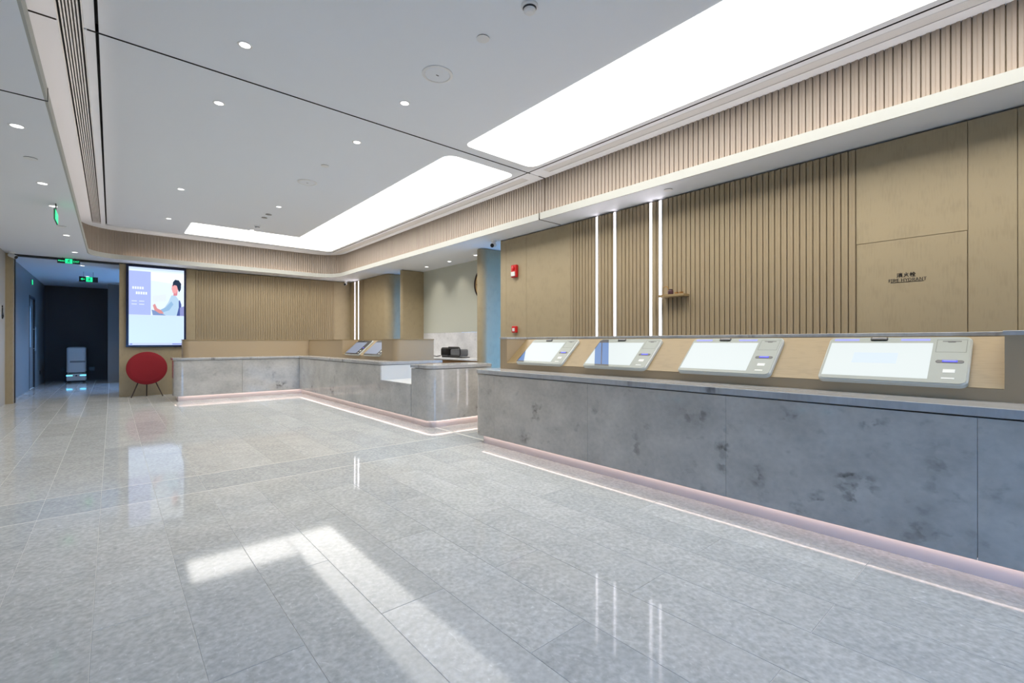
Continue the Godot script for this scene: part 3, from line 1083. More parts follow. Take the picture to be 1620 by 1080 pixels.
func far_counter() -> void:
	var t := thing("service_counter", "L-shaped grey stone service counter before the fluted back wall", "counter", P(3.2, 9.0, 0))
	var st := S()
	bx(st, 0.96, 3.9, 10.79, 11.3, 0.0945, 0.7725)
	bx(st, 3.19, 3.9, 6.69, 10.79, 0.0945, 0.7725)
	bx(st, 0.95, 3.12, 10.72, 10.79, 0.1, 0.12)
	bx(st, 3.12, 3.19, 5.72, 10.79, 0.1, 0.12)
	part("carcass", st, M.carcass_board, t)
	# stone fronts
	st = S()
	raise(st, rounded([Vector2(0.88, 11.1), Vector2(0.88, 10.70), Vector2(2.0, 10.70), Vector2(2.0, 10.72), Vector2(0.90, 10.72), Vector2(0.90, 11.1)], [0, 0.14, 0, 0, 0.12, 0], 8), 0.0945, 0.7645)
	part("front_panel", st, M.stone_far, t)
	st = S()
	bbox(st, P(2.003, 10.72, 0.0945), P(3.099, 10.70, 0.7645), 0.001)
	part("front_panel", st, M.stone_far, t)
	for pr in [[9.40, 10.699], [8.03, 9.397], [6.67, 8.027]]:
		st = S()
		bbox(st, Vector3(3.10, 0.0945, -pr[1]), Vector3(3.12, 0.7645, -pr[0]), 0.001)
		part("front_panel", st, M.stone_far, t)
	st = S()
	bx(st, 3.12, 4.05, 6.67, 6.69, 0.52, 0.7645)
	var ep := part("end_panel", st, M.ledge_lit_end_stone, t)  # same grey stone as the fronts, its lit look put into the colour
	ep.set_meta("label", "grey stone end face painted pale as if well lit, above the low ledge")
	# low ledge between the counter and the corner block
	st = S()
	bbox(st, Vector3(3.10, 0.0945, -6.667), Vector3(3.12, 0.545, -5.715), 0.001)
	part("front_panel", st, M.stone_far, t)
	st = S()
	bx(st, 3.12, 4.05, 5.715, 6.67, 0.525, 0.545)
	part("low_ledge", st, M.ledge_lit_end_stone, t)
	# worktop
	st = S()
	raise(st, rounded([Vector2(0.87, 11.3), Vector2(0.87, 10.69), Vector2(3.09, 10.69), Vector2(3.09, 6.66), Vector2(4.22, 6.66), Vector2(4.22, 11.3)], [0, 0.15, 0, 0.06, 0.03, 0], 8), 0.7725, 0.8175, 0.003, true)
	part("worktop", st, M.stone_top, t)
	# toe kick and its light
	st = S()
	bx(st, 0.945, 3.9, 10.76, 11.1, 0, 0.094)
	bx(st, 3.16, 3.9, 5.715, 10.76, 0, 0.094)
	part("toe_kick", st, M.toe_kick, t)
	st = S()
	bx(st, 0.95, 3.16, 10.725, 10.75, 0.094, 0.100)
	bx(st, 3.126, 3.150, 5.72, 10.725, 0.094, 0.100)
	part("led_strip", st, M.led_toe, t)
	area("light", P(2.05, 10.738, 0.0925), Vector2(2.1, 0.02), Vector3(-90, 0, 0), Color(1, 0.87, 0.81), 0.65, t)
	area("light", P(3.138, 8.2, 0.0925), Vector2(0.02, 4.95), Vector3(-90, 0, 0), Color(1, 0.87, 0.81), 0.65, t)
	area("light", P(0.925, 10.95, 0.0925), Vector2(0.02, 0.25), Vector3(-90, 0, 0), Color(1, 0.87, 0.81), 0.65, t)
	# raised back box
	st = S()
	raise(st, rounded([Vector2(1.05, 11.3), Vector2(1.05, 11.02), Vector2(3.398, 11.02), Vector2(3.398, 11.3)], [0, 0.1, 0, 0], 8), 0.8175, 1.155)
	part("back_box", st, M.laminate, t)
	st = S()
	bx(st, 3.40, 4.12, 9.0, 11.3, 0.8175, 1.155)
	part("back_box", st, M.laminate, t)
	st = S()
	raise(st, rounded([Vector2(3.40, 7.26), Vector2(3.40, 6.80), Vector2(4.12, 6.80), Vector2(4.12, 7.26)], [0, 0.1, 0, 0], 8), 0.8175, 1.155)
	part("back_box", st, M.laminate, t)
	st = S()
	var prof := PackedVector2Array([Vector2(3.40, 0.8175), Vector2(3.40, 0.882), Vector2(3.71, 1.155), Vector2(4.12, 1.155), Vector2(4.12, 0.8175)])
	extrude(st, prof, P(0, 7.26, 0), Vector3.RIGHT, Vector3.UP, Vector3(0, 0, -1.74))
	part("ledge", st, M.laminate, t)
	var s := Vector3(0.31, 0.273, 0).normalized()
	var n := Vector3(-0.273, 0.31, 0).normalized()
	st = S()
	extrude(st, PackedVector2Array([Vector2(0.0, 7.262), Vector2(0.0, 8.998), Vector2(0.410, 8.998), Vector2(0.410, 7.262)]), P(3.40, 0, 0.882), s, Vector3(0, 0, -1), n * 0.004)
	part("sloping_panel", st, M.maple, t)
	st = S()
	var cap := rounded([Vector2(1.044, 11.31), Vector2(1.044, 11.014), Vector2(3.394, 11.014), Vector2(3.394, 9.006), Vector2(3.70, 9.006), Vector2(3.70, 7.254), Vector2(3.394, 7.254), Vector2(3.394, 6.794), Vector2(4.126, 6.794), Vector2(4.126, 11.31)], [0, 0.1, 0, 0, 0, 0, 0, 0.1, 0, 0], 6)
	raise(st, cap, 1.155, 1.172, 0.0015, true)
	part("cap", st, M.maple, t)
	# corner block that closes the counter
	t = thing("stone_block", "freestanding looking grey stone block with rounded corner at the counter's open end", "counter block", P(3.6, 5.45, 0))
	st = S()
	raise(st, rounded([Vector2(3.10, 5.70), Vector2(3.10, 5.20), Vector2(4.10, 5.20), Vector2(4.10, 5.70)], [0, 0.12, 0, 0], 10), 0.0945, 0.7645)
	part("body", st, M.stone_far, t)
	st = S()
	raise(st, rounded([Vector2(3.16, 5.69), Vector2(3.16, 5.26), Vector2(4.05, 5.26), Vector2(4.05, 5.69)], [0, 0.07, 0, 0], 8), 0.7645, 0.7725)
	part("core", st, M.carcass_board, t)
	st = S()
	raise(st, rounded([Vector2(3.09, 5.71), Vector2(3.09, 5.19), Vector2(4.12, 5.19), Vector2(4.12, 5.71)], [0, 0.13, 0.05, 0], 10), 0.7725, 0.8175, 0.003, true)
	part("worktop", st, M.stone_top, t)
	st = S()
	raise(st, rounded([Vector2(3.16, 5.71), Vector2(3.16, 5.26), Vector2(4.06, 5.26), Vector2(4.06, 5.71)], [0, 0.09, 0, 0], 8), 0, 0.0945)
	part("toe_kick", st, M.toe_kick, t)
	st = S()
	ribbon(st, rounded([Vector2(3.127, 5.70), Vector2(3.127, 5.227), Vector2(4.06, 5.227)], [0, 0.11, 0], 8), rounded([Vector2(3.150, 5.70), Vector2(3.150, 5.250), Vector2(4.06, 5.250)], [0, 0.09, 0], 8), 0.087, 0.0944)
	part("led_strip", st, M.led_toe, t)
	area("light", P(3.63, 5.238, 0.086), Vector2(0.80, 0.02), Vector3(-90, 0, 0), Color(1, 0.87, 0.81), 0.65, t)
	area("light", P(3.138, 5.53, 0.086), Vector2(0.02, 0.34), Vector3(-90, 0, 0), Color(1, 0.87, 0.81), 0.65, t)

# ------------------------------------------------------------------ kiosks
func flat(st: SurfaceTool, x0: float, x1: float, y0: float, y1: float, z0: float, z1: float) -> void:
	box(st, Vector3(x0, y0, z0), Vector3(x1, y1, z1))

# kiosk in its own coordinates: x along the counter, y up the slope, z out of the face
func make_kiosk(dim: bool, blue: String) -> Node3D:
	var t := Node3D.new()
	var st := S()
	extrude(st, rrect(0.68, 0.39, 0.036, 6), Vector3(0, 0.18, 0.004), Vector3.RIGHT, Vector3.UP, Vector3(0, 0, 0.026), 0.006)
	put_mesh("housing", st.commit(), M.kiosk_rim, t)
	st = S()
	extrude(st, rrect(0.666, 0.376, 0.031, 6), Vector3(0, 0.18, 0.0295), Vector3.RIGHT, Vector3.UP, Vector3(0, 0, 0.0025), 0.0008)
	var face := put_mesh("face_plate", st.commit(), M.black_plastic if dim else M.kiosk_face, t)
	face.set_meta("label", "black glass face" if dim else "matt grey face plate")
	var z := 0.032
	st = S()
	flat(st, -0.322, 0.178, 0.02, 0.315, z - 0.001, z + 0.0008)
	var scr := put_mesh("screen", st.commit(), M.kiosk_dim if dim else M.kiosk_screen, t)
	if blue == "corner":  # corner pieces cut like the edge of a reflection, upright from the camera
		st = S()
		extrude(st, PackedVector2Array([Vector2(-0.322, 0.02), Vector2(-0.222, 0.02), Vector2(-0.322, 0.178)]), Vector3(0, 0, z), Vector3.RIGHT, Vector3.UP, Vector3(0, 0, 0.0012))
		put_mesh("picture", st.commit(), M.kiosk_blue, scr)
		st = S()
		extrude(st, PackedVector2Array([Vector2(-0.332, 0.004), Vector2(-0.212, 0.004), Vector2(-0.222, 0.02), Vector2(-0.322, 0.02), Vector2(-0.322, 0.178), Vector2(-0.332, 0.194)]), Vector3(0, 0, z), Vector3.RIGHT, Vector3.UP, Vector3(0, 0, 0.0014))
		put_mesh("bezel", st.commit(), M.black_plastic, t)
	elif blue == "strip":  # band shaped as a break in reflected glare, edges upright from the camera
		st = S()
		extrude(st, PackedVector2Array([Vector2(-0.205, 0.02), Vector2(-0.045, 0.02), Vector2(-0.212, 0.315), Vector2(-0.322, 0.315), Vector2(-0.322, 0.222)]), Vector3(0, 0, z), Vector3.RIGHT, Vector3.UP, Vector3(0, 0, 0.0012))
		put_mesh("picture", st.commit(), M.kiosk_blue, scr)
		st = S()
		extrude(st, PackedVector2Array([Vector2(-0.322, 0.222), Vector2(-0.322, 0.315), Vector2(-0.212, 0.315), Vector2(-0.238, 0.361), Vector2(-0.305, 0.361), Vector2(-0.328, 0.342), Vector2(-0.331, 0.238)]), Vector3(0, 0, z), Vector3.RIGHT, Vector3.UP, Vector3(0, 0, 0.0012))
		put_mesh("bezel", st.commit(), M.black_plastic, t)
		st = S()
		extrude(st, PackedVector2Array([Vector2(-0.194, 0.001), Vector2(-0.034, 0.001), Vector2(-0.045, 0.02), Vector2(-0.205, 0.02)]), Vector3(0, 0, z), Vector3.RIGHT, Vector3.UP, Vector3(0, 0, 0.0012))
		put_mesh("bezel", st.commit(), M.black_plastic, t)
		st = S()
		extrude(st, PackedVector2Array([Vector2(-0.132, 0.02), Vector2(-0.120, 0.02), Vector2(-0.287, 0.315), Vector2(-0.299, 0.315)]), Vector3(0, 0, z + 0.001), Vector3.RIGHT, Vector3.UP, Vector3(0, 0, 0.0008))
		put_mesh("divider", st.commit(), M.bloom_bezel_divider, scr)
	elif blue == "window":
		st = S()
		flat(st, -0.185, 0.03, 0.135, 0.225, z, z + 0.0012)
		put_mesh("window_field", st.commit(), M.kiosk_window, scr)
	# receipt printer lid with its slot
	st = S()
	for q in [[0.195, 0.318, 0.343, 0.345], [0.195, 0.318, 0.238, 0.240], [0.193, 0.195, 0.238, 0.345], [0.318, 0.320, 0.238, 0.345]]:
		flat(st, q[0], q[1], q[2], q[3], z - 0.002, z + 0.0004)
	var lid := put_mesh("printer_lid", st.commit(), M.kiosk_line, t)
	st = S()
	extrude(st, PackedVector2Array([Vector2(0.217, 0.333), Vector2(0.217, 0.328), Vector2(0.238, 0.327), Vector2(0.242, 0.321), Vector2(0.27, 0.321), Vector2(0.274, 0.327), Vector2(0.296, 0.328), Vector2(0.296, 0.333)]), Vector3(0, 0, z - 0.002), Vector3.RIGHT, Vector3.UP, Vector3(0, 0, 0.0026))
	put_mesh("paper_slot", st.commit(), M.black_plastic, lid)
	# card reader
	st = S()
	extrude(st, rounded([Vector2(0.2, 0.149), Vector2(0.316, 0.149), Vector2(0.316, 0.174), Vector2(0.2, 0.174)], [0.012, 0.012, 0.012, 0.012], 4), Vector3(0, 0, z - 0.002), Vector3.RIGHT, Vector3.UP, Vector3(0, 0, 0.0035), 0.001)
	var cr := put_mesh("card_reader", st.commit(), M.black_plastic, t)
	st = S()
	flat(st, 0.228, 0.29, 0.157, 0.169, z + 0.001, z + 0.0035)
	put_mesh("slot_light", st.commit(), M.slot_blue, cr)
	st = S()
	flat(st, 0.234, 0.284, 0.161, 0.1655, z + 0.003, z + 0.0042)
	put_mesh("slot_core", st.commit(), M.kiosk_lamp, cr)
	st = S()
	flat(st, 0.236, 0.285, 0.073, 0.1, z - 0.001, z + 0.001)
	put_mesh("card_plate", st.commit(), M.card_white, t)
	st = S()
	flat(st, 0.234, 0.286, 0.025, 0.035, z - 0.001, z + 0.001)
	put_mesh("name_plate", st.commit(), M.card_white, t)
	# camera bar and the two lamps beside it
	st = S()
	extrude(st, rounded([Vector2(-0.12, 0.337), Vector2(-0.034, 0.337), Vector2(-0.034, 0.361), Vector2(-0.12, 0.361)], [0.008, 0.008, 0.004, 0.004], 3), Vector3(0, 0, z - 0.002), Vector3.RIGHT, Vector3.UP, Vector3(0, 0, 0.010), 0.002)
	var cb := put_mesh("camera_bar", st.commit(), M.black_plastic, t)
	st = S()
	flat(st, -0.112, -0.042, 0.351, 0.358, z + 0.0075, z + 0.0088)
	put_mesh("trim", st.commit(), M.grey_plastic, cb)
	if not dim and blue in ["", "window"]:
		st = S()
		flat(st, -0.31, -0.178, 0.336, 0.352, z - 0.001, z + 0.0006)
		put_mesh("status_light", st.commit(), M.kiosk_lamp, t)
		st = S()
		flat(st, 0.03, 0.162, 0.336, 0.352, z - 0.001, z + 0.0006)
		put_mesh("status_light", st.commit(), M.kiosk_lamp, t)
	return t

func kiosks() -> void:
	var s := Vector3(0.31, 0.273, 0).normalized()
	var n := Vector3(-0.273, 0.31, 0).normalized()
	var spots := [[3.39, 0.615, false, "window", "tilted grey kiosk terminal with a lit screen nearest the hydrant door"],
		[3.39, 1.575, false, "", "tilted grey kiosk with an all white screen, second from the hydrant door"],
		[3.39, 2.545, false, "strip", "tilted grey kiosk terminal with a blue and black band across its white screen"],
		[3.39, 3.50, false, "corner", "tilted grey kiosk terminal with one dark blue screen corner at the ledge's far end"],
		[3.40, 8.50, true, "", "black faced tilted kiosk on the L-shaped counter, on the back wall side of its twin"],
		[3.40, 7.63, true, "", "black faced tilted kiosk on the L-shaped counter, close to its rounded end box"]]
	for q in spots:
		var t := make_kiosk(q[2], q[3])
		t.name = numbered("kiosk_terminal")
		add_child(t)
		t.transform = Transform3D(Basis(Vector3(0, 0, 1), s, n), P(q[0], q[1], 0.882))
		tag(t, q[4], "kiosk", "kiosks on the long counter" if not q[2] else "kiosks on the L-shaped counter")

# ------------------------------------------------------------------ the display and the loudspeaker
func fill_poly(im: Image, pts: Array, c: Color) -> void:
	var w := im.get_width()
	var h := im.get_height()
	var poly := PackedVector2Array()
	var lo := Vector2(1e9, 1e9)
	var hi := -lo
	for p in pts:
		var q := Vector2(p[0] * w, p[1] * h)
		poly.append(q)
		lo = lo.min(q)
		hi = hi.max(q)
	for y in range(maxi(0, int(lo.y)), mini(h, int(hi.y) + 1)):
		for x in range(maxi(0, int(lo.x)), mini(w, int(hi.x) + 1)):
			if Geometry2D.is_point_in_polygon(Vector2(x + 0.5, y + 0.5), poly):
				im.set_pixel(x, y, c)

func oval(cx: float, cy: float, rx: float, ry: float) -> Array:
	var out := []
	for k in 24:
		out.append([cx + rx * cos(TAU * k / 24), cy + ry * sin(TAU * k / 24)])
	return out

func screen_picture() -> ImageTexture:
	var im := Image.create(330, 500, false, Image.FORMAT_RGB8)
	im.fill(Color8(196, 218, 252))
	fill_poly(im, [[0, 0], [1, 0], [1, 0.615], [0, 0.615]], Color8(216, 230, 250))
	fill_poly(im, [[0, 0.05], [0.385, 0.05], [0.385, 0.61], [0, 0.61]], Color8(164, 178, 236))
	fill_poly(im, [[0, 0], [1, 0], [1, 0.028], [0, 0.028]], Color8(196, 214, 244))
	# bright room in the picture's background
	fill_poly(im, [[0.385, 0.05], [1, 0.05], [1, 0.2], [0.385, 0.16]], Color8(236, 242, 250))
	fill_poly(im, [[0.42, 0.36], [0.66, 0.33], [0.66, 0.42], [0.42, 0.44]], Color8(214, 224, 240))
	# lines of heading, unreadable at this size
	for r in [[0.06, 0.25, 0.22], [0.12, 0.315, 0.2]]:
		for k in 5:
			var x: float = r[0] + k * 0.042
			fill_poly(im, [[x, r[1]], [x + 0.03, r[1]], [x + 0.03, r[1] + 0.032], [x, r[1] + 0.032]], Color8(226, 234, 252))
	for r in [0.43, 0.47]:
		for k in 2:
			fill_poly(im, [[0.05 + 0.13 * k, r], [0.14 + 0.13 * k, r], [0.14 + 0.13 * k, r + 0.01], [0.05 + 0.13 * k, r + 0.01]], Color8(214, 224, 250))
	# chair
	fill_poly(im, [[0.86, 0.42], [0.92, 0.40], [0.95, 0.46], [0.94, 0.61], [0.84, 0.61]], Color8(66, 84, 148))
	fill_poly(im, [[0.92, 0.50], [1.0, 0.48], [1.0, 0.61], [0.92, 0.61]], Color8(132, 138, 190))
	# trousers, shirt, arm, hand
	fill_poly(im, [[0.40, 0.54], [0.60, 0.57], [0.80, 0.58], [0.84, 0.61], [0.42, 0.61]], Color8(120, 142, 186))
	fill_poly(im, [[0.76, 0.345], [0.83, 0.33], [0.90, 0.40], [0.90, 0.50], [0.86, 0.61], [0.66, 0.61], [0.56, 0.575], [0.62, 0.52], [0.70, 0.44]], Color8(172, 200, 224))
	fill_poly(im, [[0.76, 0.42], [0.80, 0.46], [0.72, 0.54], [0.60, 0.57], [0.55, 0.54], [0.66, 0.50]], Color8(140, 176, 210))
	fill_poly(im, [[0.42, 0.48], [0.46, 0.46], [0.50, 0.52], [0.58, 0.545], [0.62, 0.585], [0.54, 0.585], [0.45, 0.545]], Color8(206, 140, 140))
	# neck, face, hair
	fill_poly(im, [[0.80, 0.28], [0.88, 0.27], [0.87, 0.34], [0.80, 0.345]], Color8(206, 128, 140))
	fill_poly(im, [[0.775, 0.20], [0.86, 0.18], [0.90, 0.25], [0.84, 0.315], [0.785, 0.305], [0.775, 0.275], [0.762, 0.258]], Color8(226, 158, 160))
	fill_poly(im, [[0.785, 0.22], [0.79, 0.165], [0.83, 0.13], [0.90, 0.135], [0.945, 0.18], [0.94, 0.255], [0.905, 0.295], [0.88, 0.25], [0.865, 0.21], [0.82, 0.20]], Color8(20, 40, 66))
	# lower half of the screen and the task bar
	fill_poly(im, [[0, 0.615], [1, 0.615], [1, 0.62], [0, 0.62]], Color8(196, 210, 240))
	fill_poly(im, [[0, 0.972], [1, 0.972], [1, 1], [0, 1]], Color8(188, 200, 240))
	fill_poly(im, [[0.02, 0.98], [0.06, 0.98], [0.06, 0.992], [0.02, 0.992]], Color8(90, 110, 190))
	fill_poly(im, [[0.78, 0.98], [0.97, 0.98], [0.97, 0.992], [0.78, 0.992]], Color8(110, 124, 200))
	return ImageTexture.create_from_image(im)

func display() -> void:
	var t := thing("wall_display", "tall portrait display showing a seated man, on the back wall", "display", P(0.72, DB, 1.02))
	var st := S()
	bx(st, 0.24, 1.20, DB - 0.03, DB, 1.05, 2.70)
	part("housing", st, M.black_plastic, t)
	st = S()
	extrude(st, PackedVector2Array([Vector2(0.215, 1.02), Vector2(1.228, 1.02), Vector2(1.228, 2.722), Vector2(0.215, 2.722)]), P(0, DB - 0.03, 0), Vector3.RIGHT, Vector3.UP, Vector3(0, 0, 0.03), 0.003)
	part("bezel", st, M.bloom_bezel_divider, t)  # navy imitates the screen's glow spilling over a dark frame
	var m := mat("screen_picture", Color(0.02, 0.02, 0.03), 0.2)
	m.emission_enabled = true
	m.emission = Color.BLACK
	m.emission_operator = BaseMaterial3D.EMISSION_OP_ADD
	m.emission_texture = screen_picture()
	m.emission_energy_multiplier = 0.86
	st = S()
	var z := -(DB - 0.0612)
	var c := [[0.258, 1.058, 0, 1], [0.258, 2.678, 0, 0], [1.188, 2.678, 1, 0], [1.188, 1.058, 1, 1]]
	for i in [0, 1, 2, 0, 2, 3]:
		vert(st, Vector3(c[i][0], c[i][1], z), Vector3.BACK, Vector2(c[i][2], c[i][3]))
	var q := part("screen", st, m, t)
	q.set_meta("label", "bluish lit screen picture of a seated man over a blank field")

func loudspeaker() -> void:
	var t := thing("loudspeaker", "round red cloth loudspeaker on three thin dark legs", "loudspeaker", P(0.545, 12.12, 0))
	var tilt := Basis(Vector3.RIGHT, deg_to_rad(-6.0))
	var axis := tilt * Vector3(0, 0, 1)
	var o := Vector3(0, 0.588, 0.02)
	var st := S()
	lathe(st, [[0.0, 0.034], [0.14, 0.033], [0.27, 0.025], [0.325, 0.012], [0.336, 0.0], [0.336, -0.012]], o, axis, 48)
	own("front_cloth", st, M.red_cloth, t)
	st = S()
	lathe(st, [[0.336, -0.012], [0.333, -0.022], [0.25, -0.065], [0.14, -0.10], [0.0, -0.105]], o, axis, 48)
	own("back_shell", st, M.black_plastic, t)
	for l in [[-0.13, 0.30, -0.02, -0.255, 0.0, 0.10], [0.0, 0.27, -0.06, 0.0, 0.0, -0.14], [0.13, 0.30, -0.02, 0.255, 0.0, 0.10]]:
		st = S()
		tube(st, [Vector3(l[0], l[1] + 0.03, l[2]), Vector3(l[3], l[4], l[5])], 0.013, 0.009, 10)
		own("leg", st, M.dark_wood, t)

# ------------------------------------------------------------------ robots
func make_robot() -> Node3D: # stands at its base, front towards +z
	var t := Node3D.new()
	var st := S()
	extrude(st, rrect(0.40, 0.44, 0.03, 6), Vector3(0, 0.045, 0), Vector3.RIGHT, Vector3.FORWARD, Vector3(0, 0.195, 0), 0.012, true)
	put_mesh("base", st.commit(), M.white_plastic, t)
	st = S()
	extrude(st, rrect(0.34, 0.38, 0.06, 6), Vector3(0, 0.012, 0), Vector3.RIGHT, Vector3.FORWARD, Vector3(0, 0.035, 0))
	for sx in [-0.15, 0.15]:
		lathe(st, [[0.0, -0.02], [0.05, -0.02], [0.05, 0.02], [0.0, 0.02]], Vector3(sx, 0.05, 0.0), Vector3.RIGHT, 16)
	put_mesh("drive_unit", st.commit(), M.black_plastic, t)
	st = S()
	extrude(st, rrect(0.33, 0.36, 0.06, 6), Vector3(0, 0.24, 0), Vector3.RIGHT, Vector3.FORWARD, Vector3(0, 0.03, 0))
	put_mesh("waist", st.commit(), M.dark_metal, t)
	st = S()
	extrude(st, rrect(0.40, 0.43, 0.06, 6), Vector3(0, 0.27, 0), Vector3.RIGHT, Vector3.FORWARD, Vector3(0, 0.70, 0), 0.02, true)
	put_mesh("cabinet", st.commit(), M.white_plastic, t)
	st = S()
	extrude(st, rrect(0.33, 0.36, 0.05, 6), Vector3(0, 0.97, 0), Vector3.RIGHT, Vector3.FORWARD, Vector3(0, 0.02, 0), 0.006)
	put_mesh("lid", st.commit(), M.grey_plastic, t)
	st = S()
	flat(st, -0.13, 0.185, 0.55, 0.60, 0.2, 0.2165)
	put_mesh("band", st.commit(), M.grey_plastic, t)
	st = S()
	flat(st, -0.135, 0.135, 0.62, 0.90, 0.2, 0.2158)
	var dr := put_mesh("door", st.commit(), M.white_plastic, t)
	dr.set_meta("label", "flush white cabinet door")
	for sx in [-1.0, 1.0]:
		st = S()
		bbox(st, Vector3(minf(sx * 0.075, sx * 0.204), 0.180, 0.175), Vector3(maxf(sx * 0.075, sx * 0.204), 0.200, 0.2235), 0.003)
		put_mesh("light_bar", st.commit(), M.robot_blue, t)
	st = S()
	lathe(st, [[0.0, 0.0], [0.02, 0.0], [0.02, 0.006], [0.0, 0.008]], Vector3(0, 0.185, 0.219), Vector3.BACK, 16)
	put_mesh("sensor", st.commit(), M.black_plastic, t)
	for sx in [-0.14, 0.14]:
		var l := OmniLight3D.new()
		l.name = "light"
		l.light_color = Color(0.15, 0.6, 1.0)
		l.light_energy = 0.03
		l.light_size = 0.012
		l.omni_range = 30.0
		l.omni_attenuation = 2.0
		l.shadow_enabled = true
		t.add_child(l, true)
		l.position = Vector3(sx, 0.190, 0.20)
	return t

func robots() -> void:
	robot_proto = make_robot()
	robot_proto.name = numbered("delivery_robot")
	add_child(robot_proto)
	robot_proto.position = P(-0.755, 17.95, 0)
	tag(robot_proto, "white delivery robot with two blue light bars at the corridor's dark end", "robot")
	var r := copy(robot_proto, "delivery_robot", P(-0.95, 4.06, 0), PI / 2)
	r.set_meta("label", "white delivery robot by the left wall, its blue bars mirrored in the long counter's stone")
	r = copy(robot_proto, "delivery_robot", P(-1.20, 2.07, 0), PI / 2)
	r.set_meta("label", "white delivery robot parked against the left wall towards the street front")

# ------------------------------------------------------------------ ceiling fittings
func lamp_proto() -> Node3D:
	var t := Node3D.new()
	var st := S()
	lathe(st, [[0.036, 0.0], [0.036, -0.002], [0.046, -0.004], [0.05, -0.001], [0.05, 0.0]], Vector3.ZERO, Vector3.UP, 24)
	put_mesh("ring", st.commit(), M.white_plastic, t)
	st = S()
	lathe(st, [[0.036, -0.001], [0.0, -0.0015]], Vector3.ZERO, Vector3.UP, 24)
	put_mesh("lens", st.commit(), M.lamp_disc, t)
	var l := SpotLight3D.new()
	l.name = "light"
	l.light_color = Color(1.0, 0.97, 0.93)
	l.light_energy = 0.35
	l.light_size = 0.036
	l.spot_angle = 55.0
	l.spot_range = 30.0
	l.spot_attenuation = 2.0
	l.spot_angle_attenuation = 1.0
	l.shadow_enabled = true
	t.add_child(l)
	l.position = Vector3(0, -0.035, 0)
	l.rotation_degrees = Vector3(-90, 0, 0)
	return t

